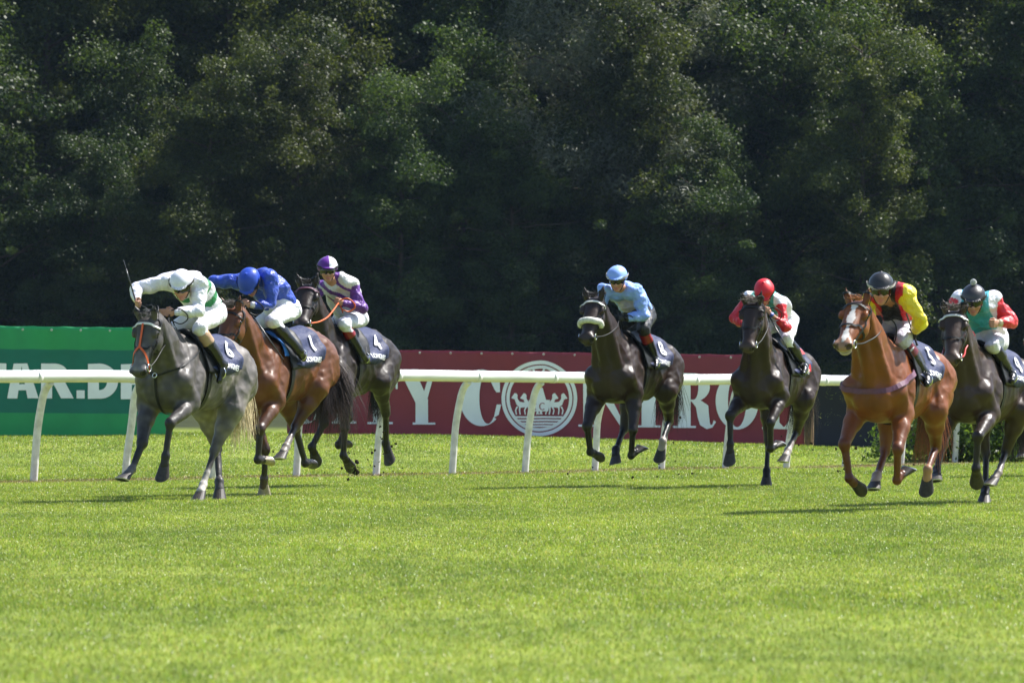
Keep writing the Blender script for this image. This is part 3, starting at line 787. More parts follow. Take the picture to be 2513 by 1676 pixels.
    # buckle end of the reins hanging in a loop at the neck
    hl = J['jhaL'] if key != 'chestnut' and key != 'last' else J['jhaR']
    mb = MB()
    bow = .26 if 'bigloop' in extra else .12
    ctrl = hl + np.array([[0, .02, .02], [-.02, .10, .05], [-.08, .16, -.02], [-.10, .15, -bow * .6], [-.04, .10, -bow], [.02, .05, -bow * .7]])
    tt = np.linspace(0, 5, 41); ctrl = np.stack([np.interp(tt, np.arange(6), ctrl[:, i]) for i in range(3)], 1)
    for _ in range(14): ctrl[1:-1] = (ctrl[:-2] + 2 * ctrl[1:-1] + ctrl[2:]) / 4
    mb.tube(ctrl, .009 if rein != 'leather' else .006, 6)
    mb.build("rein_end", MAT[rein], rn)
    # girth and breast gear
    if 'felt' in extra:
        qx, qp = np.meshgrid(np.linspace(.46, .30, 6), np.radians(np.linspace(-55, 62, 24)), indexing='ij')
        Wp = on_trunk(qx, qp, .036).reshape(-1, 3)
        mesh_obj("felt_pad", Wp, [(i * 24 + j, i * 24 + j + 1, (i + 1) * 24 + j + 1, (i + 1) * 24 + j) for i in range(5) for j in range(23)], MAT['bluecloth'], root, True)
    gth = [on_trunk(np.array([.26]), np.array([q]), .006)[0] for q in np.radians(np.linspace(60, 300, 33))]
    strap(gth, .075, "girth", 'white_strap' if 'whitegirth' in extra else 'leather', .008, .008, sub=2)
    if 'breast' in extra:
        pts = [B(.34, .30, 1.33), B(.62, .30, 1.22), B(.86, .22, 1.13), B(.98, 0, 1.09), B(.86, -.22, 1.13), B(.62, -.30, 1.22), B(.34, -.30, 1.33)]
        strap(pts, .045, "breastplate", 'purplestrap', .010, .012)
    if 'martingale' in extra:
        pts = [B(.42, .25, 1.45), B(.72, .22, 1.30), B(.95, 0, 1.18), B(.72, -.22, 1.30), B(.42, -.25, 1.45)]
        strap(pts, .018, "neck_strap", 'leather', .008, .006)
        strap([B(.95, 0, 1.18), B(1.0, 0, 1.05), B(.85, 0, .85), B(.6, 0, .75)], .022, "martingale", 'leather', .008, .006)
        c_, _ = S.project(np.array([B(1.0, 0, 1.17)]), .012, 8)
        mb = MB(); mb.ring(c_[0], (1, 0, 0.2), .022, .005); mb.build("martingale_ring", MAT['metal'], root)
    return root, J, S

def frame_z(d):
    d = nrm(d); r = np.array([0, 1.0, 0]) if abs(d[1]) < .9 else np.array([1.0, 0, 0])
    x = nrm(np.cross(r, d)); y = np.cross(d, x)
    return np.stack([x, y, d], 1)

_TXT = {}
def text_mesh(txt, maxlen=.05, bold=False):
    """flat letters as a triangulated mesh, 1 unit tall, cut small enough to drape"""
    cu = bpy.data.curves.new("t", 'FONT'); cu.body = txt; cu.resolution_u = 4
    if bold: cu.offset = .022
    ob = bpy.data.objects.new("t", cu); COL.objects.link(ob)
    dg = bpy.context.evaluated_depsgraph_get()
    me = bpy.data.meshes.new_from_object(ob.evaluated_get(dg))
    bpy.data.objects.remove(ob); bpy.data.curves.remove(cu)
    bm = bmesh.new(); bm.from_mesh(me); bpy.data.meshes.remove(me)
    bmesh.ops.triangulate(bm, faces=bm.faces)
    for _ in range(4):
        ed = [e for e in bm.edges if e.calc_length() > .14]
        if not ed: break
        bmesh.ops.subdivide_edges(bm, edges=ed, cuts=1)
        bmesh.ops.triangulate(bm, faces=bm.faces)
    v = np.array([x.co[:] for x in bm.verts], float).reshape(-1, 3)
    bm.verts.index_update()
    f = [tuple(q.index for q in x.verts) for x in bm.faces]
    bm.free()
    return v, f
# ------------------------------------------------------------------ riders
SKIN = np.array((.46, .235, .155))
def hand_sdf(S, wr, f, inner, up, skin=SKIN, open_=False):
    """a fist closed round rein or whip: palm, four jointed fingers of unequal length, thumb leaving the side of the palm"""
    f = nrm(f); up = nrm(up - f * (up @ f)); inn = nrm(inner - f * (inner @ f) - up * (inner @ up))
    pc = wr + f * .048
    S.rc(wr - f * .03, wr + f * .01, .026, .024, .012, skin)
    S.el(pc, (.046, .017, .040), .012, skin, np.stack([f, inn, up], 1))
    for i, (o, L) in enumerate(((.030, 1.0), (.010, 1.1), (-.010, 1.02), (-.029, .82))):
        k0 = wr + f * .082 + up * o - inn * .004
        k1 = k0 + (f * .62 + inn * .60) * .036 * L
        k2 = k1 + (inn * .75 - f * .55) * .026 * L
        k3 = k2 + (-f * .95 - inn * .15) * .020 * L
        if open_:
            k1 = k0 + (f * .9 + inn * .3) * .040 * L; k2 = k1 + (f * .8 + inn * .5) * .026 * L; k3 = k2 + (f * .5 + inn * .8) * .020 * L
        S.rc(k0, k1, .0105, .0098, .004, skin); S.rc(k1, k2, .0095, .0088, .003, skin); S.rc(k2, k3, .0088, .0075, .003, skin)
    t0 = wr + f * .030 + up * .026 + inn * .010
    t1 = t0 + (f * .55 + up * .55 + inn * .45) * .036
    t2 = t1 + (f * .75 + inn * .55 - up * .1) * .030
    S.rc(wr + f * .018 + up * .012, t0, .017, .014, .008, skin); S.rc(t0, t1, .0135, .0115, .005, skin); S.rc(t1, t2, .011, .0085, .004, skin)

def make_jockey(key, label, yaw, pitch, cap, jacket, breech=(.72, .71, .78), boot_top=None, glove=None, whip=None, cap_fn=None, whip_hand='L', whip_label=None, female=False, pom=False, jk_tags=None, goggles=True, grip=None, strap_on=True):
    P = POSES[key]; J = {k: np.array(v, float) for k, v in P['J'].items()}
    th = P['th']; rz = math.atan2(-math.cos(th), -math.sin(th))
    root = empty("person", (P['X'], P['D'], 0), rz)
    tag(root, label, "person", "jockeys riding the racehorses")
    pel, nk, hd = J['jpel'], J['jneck'], J['jhead']
    ta = nrm(nk - pel); lat = nrm(J['jshL'] - J['jshR']); lat = nrm(lat - ta * (lat @ ta)); dor = np.cross(ta, lat)   # dorsal: out of the back (up)
    if dor[2] < 0: dor = -dor
    midp = pel * .5 + nk * .5 + dor * .045
    yv = np.array([0, 1.0, 0])
    # head frame
    cy, sy_ = math.cos(math.radians(yaw)), math.sin(math.radians(yaw)); cpn, spn = math.cos(math.radians(pitch)), math.sin(math.radians(pitch))
    fw = np.array([cy * cpn, sy_ * cpn, spn]); hl = nrm(np.cross((0, 0, 1), fw)); hu = np.cross(fw, hl)
    HR = np.stack([fw, hl, hu], 1)
    hp = lambda x, y, z: hd + fw * x + hl * y + hu * z
    # ---- body
    S = Sdf()
    sk = SKIN
    S.el(hp(-.012, 0, .012), (.094, .074, .098), .02, sk, HR)
    S.el(hp(.022, 0, -.055), (.062, .056, .066), .03, sk, HR)
    S.el(hp(.062, 0, -.100), (.026, .026, .020), .02, sk, HR)                  # chin
    S.rc(hp(.082, 0, .000), hp(.103, 0, -.036), .011, .0135, .012, sk * 1.03)  # nose
    for s in (1, -1):
        S.el(hp(.094, .011 * s, -.040), (.010, .009, .008), .006, sk, HR)
        S.el(hp(.062, .040 * s, -.030), (.028, .026, .026), .02, sk * (1.03, .95, .95), HR)
        S.el(hp(-.005, .076 * s, -.018), (.018, .008, .032), .008, sk * .95, HR)   # ear
        S.el(hp(.090, .031 * s, .003), (.016, .018, .012), .008, None, HR, op='s')
    S.el(hp(.083, 0, -.068), (.013, .023, .0055), .006, np.array((.42, .13, .11)), HR)
    S.el(hp(.081, 0, -.079), (.013, .020, .0060), .006, np.array((.42, .14, .12)), HR)
    S.rc(hp(-.030, 0, -.06), nk * .85 + pel * .15 + hu * 0, .054, .066, .03, sk)
    S.rc(pel + yv * .05, midp + lat * .05, .09, .088, .05, sk); S.rc(pel - yv * .05, midp - lat * .05, .09, .088, .05, sk)
    S.rc(midp + lat * .05, nk * .95 + pel * .05 + lat * .08 - dor * .03, .088, .070, .05, sk); S.rc(midp - lat * .05, nk * .95 + pel * .05 - lat * .08 - dor * .03, .088, .070, .05, sk)
    Ja, Br = Sdf(), Sdf()
    # jacket torso
    for s in (1, -1):
        Ja.rc(pel + lat * .055 * s + ta * .02, midp + lat * .060 * s, .118, .118, .06, t='torso')
        Ja.rc(midp + lat * .060 * s, nk * .93 + pel * .07 + lat * .085 * s - dor * .03, .118, .094, .06, t='torso')
        Ja.rc(nk * .95 + pel * .05 + lat * .05 * s, (J['jshL'] if s == 1 else J['jshR']), .085, .075, .05, t='torso')
    Ja.rc(nk + lat * .03, nk + nrm(hd - nk) * .055 - lat * .0, .062, .056, .03, t='collar')
    for s, sd in ((1, 'L'), (-1, 'R')):
        sh, el, ha = J['jsh' + sd], J['jel' + sd], J['jha' + sd]
        fd = nrm(ha - el); wr = ha - fd * .062
        S.rc(sh * .9 + el * .1, el, .038, .026, .02, sk); S.rc(el, el * .4 + wr * .6, .026, .020, .015, sk); S.rc(el * .4 + wr * .6, wr, .020, .026, .015, sk)
        Ja.rc(sh, el, .072, .055, .03, t='sleeve' + sd)
        e2 = el * .55 + wr * .45
        Ja.rc(el, e2, .056, .052, .02, t='sleeve' + sd)
        Ja.rc(e2, wr - fd * .012, .052, .034, .02, t='sleeve' + sd)
        Ja.rc(wr - fd * .026, wr - fd * .010, .036, .036, .008, t='cuff' + sd)
        Ja.el(sh * .5 + el * .5 - np.array([0, 0, .012]), (.06, .06, .06), .03, t='sleeve' + sd)
        kn, an, to = J['jkn' + sd], J['jan' + sd], J['jto' + sd]
        hip = pel + yv * .085 * s - ta * .02
        S.rc(hip, kn, .070, .046, .03, sk); S.rc(kn, an, .046, .028, .02, sk); S.rc(an, an * .35 + to * .65 - np.array([0, 0, .012]), .024, .020, .01, sk)
        Br.rc(hip - ta * .03 - dor * .0, kn, .108, .068, .04, t='l'); Br.rc(kn, kn * .72 + an * .28, .066, .056, .02, t='l')
        Br.rc(hip * .6 + kn * .4 - np.array([0, 0, .02]), kn, .085, .066, .03, t='l')
    Br.rc(pel + yv * .06, pel - yv * .06, .122, .122, .05, t='l')
    Br.rc(pel + yv * .045 + ta * .08, pel - yv * .045 + ta * .08, .112, .112, .05, t='l')
    V, Q = S.mesh(.0095); C = S.colours(V, .006)
    parts = [(V, Q, C)]
    for s, sd in ((1, 'L'), (-1, 'R')):
        el, ha = J['jel' + sd], J['jha' + sd]; fd = nrm(ha - el); wr = ha - fd * .062
        Hs = Sdf(); g = np.array(glove) if (glove is not None and (sd in glove_side(key))) else SKIN
        hand_sdf(Hs, wr, fd, np.array([.2, -s * 1.0, -.15]), np.array([.15, 0, 1.0]), g, open_=(key == 'grey' and sd == 'L'))
        v, q = Hs.mesh(.0042); parts.append((v, q, Hs.colours(v, .004)))
    off = 0; VV = []; QQ = []; CC = []
    for v, q, c in parts: VV.append(v); QQ.append(q + off); CC.append(c); off += len(v)
    mesh_obj("body", np.concatenate(VV), np.concatenate(QQ), MAT['skin'], root, True, np.concatenate(CC))
    # ---- jacket
    V, Q = Ja.mesh(.0092)
    tg, names = Ja.nearest_tag(V)
    loc = np.stack([(V - pel) @ ta / np.linalg.norm(nk - pel), (V - pel) @ lat, (V - pel) @ dor], 1)
    C = np.zeros((len(V), 3))
    for i, nme in enumerate(names):
        m = tg == i
        C[m] = jacket(nme, loc[m], V[m])
    # cloth folds
    g = Ja.grad(V)[1]; nc = np.array([not n_.startswith('cuff') for n_ in names])[tg]
    fold = .008 * vnoise(V * (1, 1, .7), 34, len(key)) + .016 * (.6 - 1.6 * np.abs(vnoise(V, 15, len(key) + 5))) + .008 * (.6 - 1.6 * np.abs(vnoise(V, 30, len(key) + 8)))
    V = V + g * ((fold * .85 + .005) * np.where(nc, 1, .2))[:, None]
    mesh_obj("silk_jacket", V, Q, MAT['silk'], root, True, C)
    # ---- breeches
    V, Q = Br.mesh(.0092); g = Br.grad(V)[1]
    V = V + g * (.005 * vnoise(V, 28, 3) + .008 * (.6 - 1.6 * np.abs(vnoise(V, 20, 9))))[:, None]
    mesh_obj("breeches", V, Q, MAT['nylon'], root, True, np.tile(np.array(breech, float), (len(V), 1)))
    # ---- boots
    for s, sd in ((1, 'L'), (-1, 'R')):
        kn, an, to = J['jkn' + sd], J['jan' + sd], J['jto' + sd]
        Bo = Sdf(); blk = np.array((.011, .011, .012)); top = np.array(boot_top) if boot_top is not None else blk
        t0 = kn * .80 + an * .20
        Bo.rc(t0, kn * .62 + an * .38, .063, .066, .01, top, t='a'); Bo.rc(kn * .60 + an * .40, an, .066, .044, .015, blk, t='b')
        heel = an + nrm(an - kn) * .055 - nrm(to - an) * .035
        Bo.rc(an, heel, .040, .034, .02, blk); Bo.rc(heel, to, .034, .030, .02, blk); Bo.rc(an, to * .6 + heel * .4, .042, .036, .02, blk)
        V, Q = Bo.mesh(.0085)
        t = np.clip((V - kn) @ nrm(an - kn) / np.linalg.norm(an - kn), 0, 2)
        C = np.where((t < .42)[:, None], top, blk)
        V = V + Bo.grad(V)[1] * (.0035 * vnoise(V, 34, 6))[:, None]
        mesh_obj("boot", V, Q, boot_mat(), root, True, C)
    # ---- helmet with silk cap
    He = Sdf(); hc = hp(-.014, 0, .050)
    He.el(hc, (.140, .115, .116), .01, (1, 1, 1), HR)
    He.cut(hp(0, 0, .016), -hu + fw * .36, .006)
    He.el(hp(.100, 0, .056), (.066, .082, .008), .012, (1, 1, 1), np.stack([nrm(fw - hu * .26), hl, nrm(hu + fw * .26)], 1))
    if not pom: He.el(hp(-.014, 0, .168), (.012, .012, .008), .006, (1, 1, 1), HR)
    V, Q = He.mesh(.0085)
    rel = (V - hd) @ HR
    C = np.tile(np.array(cap, float), (len(V), 1))
    if cap_fn is not None: C = cap_fn(rel, C)
    ang = np.arctan2(rel[:, 1], rel[:, 0]); seam = 1 - .004 * np.exp(-(np.abs(np.sin(ang * 3)) / .05) ** 2)[:, None]
    V = hc + (V - hc) * np.where((rel[:, 2:3] > .06), seam - .012 * 0, 1.0) + He.grad(V)[1] * (.0028 * vnoise(V, 40, 2))[:, None]
    hm = mesh_obj("helmet", V, Q, MAT['cap'] if key not in ('chestnut', 'last') else MAT['capdark'], root, True, C)
    if pom:
        pts = []
        rg = np.random.default_rng(3); c = hp(-.014, 0, .188)
        paths = [[c + nrm(d) * .012, c + nrm(d) * .032] for d in rg.normal(size=(240, 3))]
        v, f, cc = strands(paths, .006, .003, np.full((240, 3), .75))
        mesh_obj("pompom", v, f, MAT['hair'], hm, True, cc)
    # ---- goggles with strap
    if goggles:
        mb = MB()
        A = np.radians(np.linspace(-72, 72, 15)); V2 = []
        for z, r in ((.046, .98), (.026, 1.07), (.000, 1.09), (-.022, 1.05), (-.034, .96)):
            for q in A:
                dip = .008 * math.exp(-(q / .18) ** 2) if z < -.01 else 0
                V2.append(hp(-.012 + .112 * r * math.cos(q), .086 * r * math.sin(q), z + .004 + dip))
        n = len(A); Fq = [(i * n + j, i * n + j + 1, (i + 1) * n + j + 1, (i + 1) * n + j) for i in range(4) for j in range(n - 1)]
        V2 = np.array(V2); inn = V2 - fw * .014
        k = len(V2); Fq2 = [tuple(reversed([q + k for q in f])) for f in Fq]
        bd = list(range(n)) + [i * n + n - 1 for i in range(1, 5)] + list(range(4 * n + n - 2, 4 * n - 1, -1)) + [i * n for i in range(3, 0, -1)]
        Fs = [(bd[q], bd[(q + 1) % len(bd)], bd[(q + 1) % len(bd)] + k, bd[q] + k) for q in range(len(bd))]
        gg = mesh_obj("goggles", np.concatenate([V2, inn]), Fq + Fq2 + Fs, MAT['lens'], root, True)
        if strap_on:
            mb = MB()
            pts = [hp(-.014 + .146 * math.cos(q), .126 * math.sin(q), .070 - .028 * math.cos(q)) for q in np.radians(np.linspace(-100, 100, 21))]
            Tq = np.array(pts); V3 = []
            for p in Tq: V3 += [p - hu * .010, p + hu * .010, p + hu * .010 - (p - hc) * .02, p - hu * .010 - (p - hc) * .02]
            Fv = [(4 * i + j, 4 * i + (j + 1) % 4, 4 * (i + 1) + (j + 1) % 4, 4 * (i + 1) + j) for i in range(20) for j in range(4)]
            mesh_obj("goggle_strap", V3, Fv, MAT['strapgrey'] if key in ('blue', 'chestnut') else MAT['leather'], gg, False)
        mb = MB()
        for s in (1, -1):
            mb.tube([hp(.015, .082 * s, .03), hp(.020, .074 * s, -.04), hp(.045, .045 * s, -.095)], .0045, 5)
        mb.tube([hp(.045, .045, -.095), hp(.060, 0, -.116), hp(.045, -.045, -.095)], .0045, 5)
        mb.build("chin_strap", MAT['leather'], hm)
    # ---- whip: rests in the hand, so a thing of its own
    if whip is not None:
        sd = whip_hand; ha = J['jha' + sd]; fd = nrm(ha - J['jel' + sd])
        wv = Vector(whip); Rm = Matrix.Rotation(-rz, 3, 'Z'); d = np.array(Rm @ wv); L = np.linalg.norm(d); d = d / L
        wr = empty("riding_whip", (P['X'], P['D'], 0), rz); tag(wr, whip_label, "whip", "whips held by the jockeys")
        c = ha + fd * .018 + np.array([0, 0, .004])
        mb = MB(); mb.tube([c - d * .10, c - d * .085, c + d * .12], [.012, .0095, .0085], 8); mb.build("grip", MAT['leather'], wr)
        mb = MB(); mb.tube([c + d * .121, c + d * L * .6, c + d * (L - .09)], [.0085, .0075, .0065], 6); mb.build("shaft", MAT['whip'], wr)
        mb = MB(); sdv = nrm(np.cross(d, (0, 0, 1)))
        V3 = []
        for t, w in ((L - .092, .006), (L - .06, .013), (L, .015)):
            for q in (-1, 1):
                for z in (-1, 1): V3.append(c + d * t + sdv * w * q + np.cross(d, sdv) * .003 * z)
        mb.add(V3, [(0, 1, 5, 4), (2, 6, 7, 3), (0, 4, 6, 2), (1, 3, 7, 5), (4, 5, 9, 8), (6, 10, 11, 7), (4, 8, 10, 6), (5, 7, 11, 9), (8, 9, 11, 10), (0, 2, 3, 1)])
        mb.build("flap", MAT['leather'], wr, False)
    return root

def glove_side(key):
    return {'chestnut': 'LR', 'blue': 'LR', 'last': 'R'}.get(key, '')
_bm = []
def boot_mat():
    if not _bm: _bm.append(mat_simple('boot_leather', (1, 1, 1), .26, .55, attr=True, noise=.05, bump=.4, bscale=24, bdist=.012))
    return _bm[0]
MAT['whip'] = mat_simple('whip_shaft', (.05, .05, .055), .3, .5)
MAT['capdark'] = mat_simple('dark_cap', (1, 1, 1), .33, .5, attr=True, noise=.06, nscale=20, bump=.35, bscale=16, bdist=.01)
MAT['strapgrey'] = mat_simple('goggle_strap', (.42, .40, .38), .6)
# ------------------------------------------------------------------ the seven runners and their riders
WHITE = np.array((.76, .75, .83)); GREEN = np.array((.012, .20, .055)); BLUE = np.array((.018, .060, .42)); PURPLE = np.array((.105, .018, .23))
SKYB = np.array((.25, .40, .86)); RED = np.array((.60, .012, .022)); TEAL = np.array((.05, .33, .30)); YEL = np.array((.82, .66, .02)); BLK = np.array((.010, .010, .011)); TURQ = np.array((.06, .42, .52))

def jk_green(n, l, V):
    c = np.tile(WHITE, (len(l), 1))
    if n == 'torso':
        s = l[:, 0] + .45 * l[:, 1] * np.sign(.5) * 0 - .25 * l[:, 2]
        band = (np.mod(s * 3.6 + .1, 1.0) < .45) & (s < .86)
        c[band] = GREEN
    if n == 'collar': c[:] = GREEN
    return c
def jk_blue(n, l, V):
    c = np.tile(BLUE, (len(l), 1))
    if n == 'cuffL': c[:] = WHITE * .9
    return c
def jk_purple(n, l, V):
    if n.startswith('sleeve') or n.startswith('cuff') or n == 'collar': return np.tile(PURPLE, (len(l), 1))
    c = np.tile(np.array((.60, .60, .58)), (len(l), 1))
    s = l[:, 1] * 1.0 + (l[:, 0] - .7) * .42
    band = (np.abs(s) < .036) | (np.abs(s - .17) < .026) | (np.abs(s + .17) < .03)
    c[band] = PURPLE
    return c
def jk_sky(n, l, V):
    c = np.tile(SKYB, (len(l), 1))
    if n == 'torso':
        m = (np.abs(l[:, 1] - .0) < .115) & (l[:, 0] > .28) & (l[:, 0] < .78) & (l[:, 2] < .0)
        c[m] = np.array((.62, .57, .76))
    if n.startswith('cuff'): c[:] = BLK
    return c
def jk_red(n, l, V):
    if n.startswith('sleeve'): return np.tile(RED, (len(l), 1))
    if n.startswith('cuff'): return np.tile(np.array((.03, .06, .35)), (len(l), 1))
    c = np.tile(WHITE, (len(l), 1))
    c[(l[:, 0] > .58) & (np.abs(l[:, 1]) < .125)] = TEAL
    if n == 'collar': c[:] = TEAL
    return c
def jk_yel(n, l, V):
    if n.startswith('sleeve') or n.startswith('cuff'): return np.tile(YEL, (len(l), 1))
    c = np.tile(BLK, (len(l), 1))
    c[np.abs(l[:, 1]) > .085] = RED
    c[np.abs(l[:, 1]) > .155] = YEL
    if n == 'collar': c[:] = BLK
    return c
def jk_turq(n, l, V):
    if n.startswith('sleeve'):
        c = np.tile(RED * (1.1, 1.2, 1.2), (len(l), 1)); return c
    if n.startswith('cuff'): return np.tile(np.array((.55, .45, .30)), (len(l), 1))
    c = np.tile(TURQ, (len(l), 1))
    c[(np.abs(l[:, 1]) > .13) | (l[:, 0] < .32)] = WHITE
    if n == 'collar': c[:] = WHITE
    return c
def cap_quarter(rel, C):
    C = C.copy(); h = (rel[:, 1] < .012) == (rel[:, 0] > -.014)
    C[h] = PURPLE; C[~h] = (.70, .70, .74)
    C[rel[:, 2] < .052] = PURPLE
    return C

GREYH = (.35, .33, .31)
make_horse('grey', "dapple grey racehorse in the lead with an orange noseband and cream tail", (.095, .084, .078), (.020, .018, .018),
    {'FR': (.20, .19, .19), 'HL': (.52, .48, .44), 'high': True}, (.10, .095, .09), (.66, .56, .38), muzzle=(.10, .09, .09), dapple=.24, rough=.48,
    brow='white_strap', rein='leather', number='6', tail=(.04, .85, -.05, .8), extra=('cross', 'martingale'))
make_jockey('grey', "jockey in white silks with green hoops and white cap, one arm out with a whip", 14, -27, (.74, .74, .82), jk_green, boot_top=(.40, .26, .15),
    whip=(-.13, 0.02, .42), whip_hand='R', whip_label="black whip raised beside the white sleeve of the leading jockey")
make_horse('bay', "bright bay racehorse with black legs galloping just behind the grey one", (.112, .037, .011), (.014, .011, .010),
    {'FL': (.013, .010, .009), 'FR': (.06, .04, .035), 'HL': (.23, .20, .18), 'high': True}, (.09, .075, .065), (.032, .018, .014), muzzle=(.04, .02, .014), hoof_mats=('hoofpale', 'hoofpale', 'hoof', 'hoof'), rough=.43,
    number='1', tuft=2.2, tail=(.14, .85, -.05, 1.7), nstr=420, extra=('felt',))
make_jockey('bay', "jockey in plain royal blue silks and blue cap, head bent low over a bay horse", 8, -58, BLUE * 1.0, jk_blue,
    whip=(.40, -.06, -.56), whip_hand='L', whip_label="thin whip slanting down across the shoulder of the bay horse")
make_horse('black', "dark brown racehorse galloping behind the bay one, near the left half of the rail", (.017, .0095, .0065), (.006, .0045, .004),
    {}, (.03, .022, .018), (.016, .012, .011), muzzle=(.03, .02, .016), rough=.43, brow='purplestrap', rein='orange', number='4', tail=(.08, .85, -.12, .5))
make_jockey('black', "jockey in purple and white striped silks and quartered cap, smiling at the camera", 30, -6, WHITE, jk_purple, boot_top=(.22, .012, .014), cap_fn=cap_quarter)
make_horse('blue', "dark bay racehorse wearing a white sheepskin noseband, all four feet off the ground", (.021, .0098, .0055), (.006, .0045, .0036),
    {'HL': (.42, .36, .33)}, (.03, .02, .016), (.018, .012, .010), muzzle=(.03, .02, .016), rough=.43, brow='white_strap', number='8', noseband='fleece', tail=(.16, .80, -.06, .7))
make_jockey('blue', "jockey in light blue silks with a pale square on the chest and light blue cap", 14, -14, SKYB, jk_sky, breech=(.015, .015, .018), boot_top=(.22, .012, .014), glove=(.02, .02, .02),
    whip=(.17, -.05, -.80), whip_hand='L', whip_label="long thin whip hanging down beside the horse with the sheepskin noseband")
make_horse('red', "dark brown racehorse with a tufted forelock painted pale as if sunlit, head on under a red capped rider", (.023, .0102, .0055), (.006, .0045, .0036),
    {'HL': (.40, .34, .31), 'high': True}, (.16, .13, .12), (.018, .012, .010), muzzle=(.05, .03, .02), rough=.43, number='3', tuft=2.4, tail=(.26, .72, -.02, 1.1), patch_red=True)
make_jockey('red', "jockey in red sleeves, teal and white body and red cap, crouched behind the horse's head", 12, -46, RED, jk_red,
    whip=(.32, -.05, -.56), whip_hand='L', whip_label="black whip slanting down beside the rider in the red cap")
make_horse('chestnut', "bright chestnut racehorse with a white blaze and a purple breastplate", (.165, .046, .007), (.10, .027, .007),
    {'HL': (.36, .20, .12), 'HR': (.30, .22, .18)}, (.42, .18, .07), (.22, .075, .025), muzzle=(.30, .17, .11), blaze=True, rough=.43, number='5', tail=(.14, .80, -.04, .8), extra=('breast', 'bigloop'))
make_jockey('chestnut', "jockey in yellow sleeves, black and red body and glossy black cap", 20, -12, (.022, .022, .023), jk_yel, breech=(.50, .48, .55), boot_top=(.14, .012, .014), glove=(.012, .012, .012),
    whip=(-.10, .03, .30), whip_hand='L', whip_label="short black whip held upright in the black glove of the yellow sleeved jockey")
make_horse('last', "dark brown racehorse at the right edge, half hidden behind the chestnut one", (.034, .0175, .0105), (.010, .007, .006),
    {'HL': (.24, .20, .18), 'high': True}, (.10, .085, .075), (.02, .014, .012), muzzle=(.10, .06, .045), rough=.43, brow='white_strap', rein='redrub', number='9', tuft=2.0, tail=(.2, .80, -.05, .8))
make_jockey('last', "jockey in turquoise and white silks, red sleeves and dark cap with white pompom", 16, -18, (.035, .032, .035), jk_turq, breech=(.62, .61, .66), pom=True)

# the eighth runner: only a forehand reaches into the picture at the right edge
src = [o for o in COL.objects if o.get("label", "").startswith("dark brown racehorse at the right edge")][0]
m8 = mat_coat("coat_eighth", .4)
for nd in m8.node_tree.nodes:
    if nd.type == 'ATTRIBUTE':
        tint = N(m8.node_tree, 'ShaderNodeVectorMath', operation='MULTIPLY'); tint.inputs[1].default_value = (12.0, 6.0, 4.0)
        tgt = [l.to_socket for l in nd.outputs['Color'].links]
        m8.node_tree.links.new(nd.outputs['Color'], tint.inputs[0])
        for t_ in tgt: m8.node_tree.links.new(tint.outputs[0], t_)
r8 = src.copy(); COL.objects.link(r8); r8.location = (6.99, 65.0, 0.02)
r8["label"] = "reddish racehorse entering at the right edge, only a front hoof in view"
def copy_down(o, par):
    for ch in list(o.children):
        if ch.name.startswith(("saddle", "rein", "stirrup")): continue
        c = ch.copy(); COL.objects.link(c); c.parent = par
        if ch.name.startswith("body"):
            c.material_slots[0].link = 'OBJECT'; c.material_slots[0].material = m8
        copy_down(ch, c)
copy_down(src, r8)
# ------------------------------------------------------------------ setting: ground, rail, banners, bush, forest
def sstep(a, b, x):
    t = np.clip((x - a) / (b - a), 0, 1); return t * t * (3 - 2 * t)
def gz(x, y):
    """height of the turf: level track, gentle bank behind the rail, wooded slope beyond"""
    x = np.asarray(x, float); y = np.asarray(y, float)
    hx = .343 - .026 * np.clip(x + 1.9, 0, 9)
    z = sstep(72, 92, y) * hx + .012 * np.sin(x * .9 + y * .35) * sstep(60, 75, y)
    z = z + .02 * np.clip(y - 96, 0, 60) + .45 * np.clip(y - 212, 0, 200) * sstep(210, 225, y)
    return z

def rail_pt(k):
    """k-th post of the running rail, k = 0 at the left edge"""
    t = k / 12.0
    return np.array([-5.53 + t * 11.55 + .62 * t * (1 - t), 61.0 + t * 14.6, 0.0])

# ground sheet
xs = np.concatenate([np.linspace(-140, -24, 8), np.linspace(-20, 20, 81), np.linspace(24, 140, 8)])
ys = np.concatenate([np.linspace(-60, 10, 6), np.arange(12, 130, 1.5), np.linspace(131, 300, 40)])
X, Y = np.meshgrid(xs, ys, indexing='ij')
Vg = np.stack([X, Y, gz(X, Y)], -1).reshape(-1, 3)
ny = len(ys)
Fg = np.array([(i * ny + j, (i + 1) * ny + j, (i + 1) * ny + j + 1, i * ny + j + 1) for i in range(len(xs) - 1) for j in range(ny - 1)])

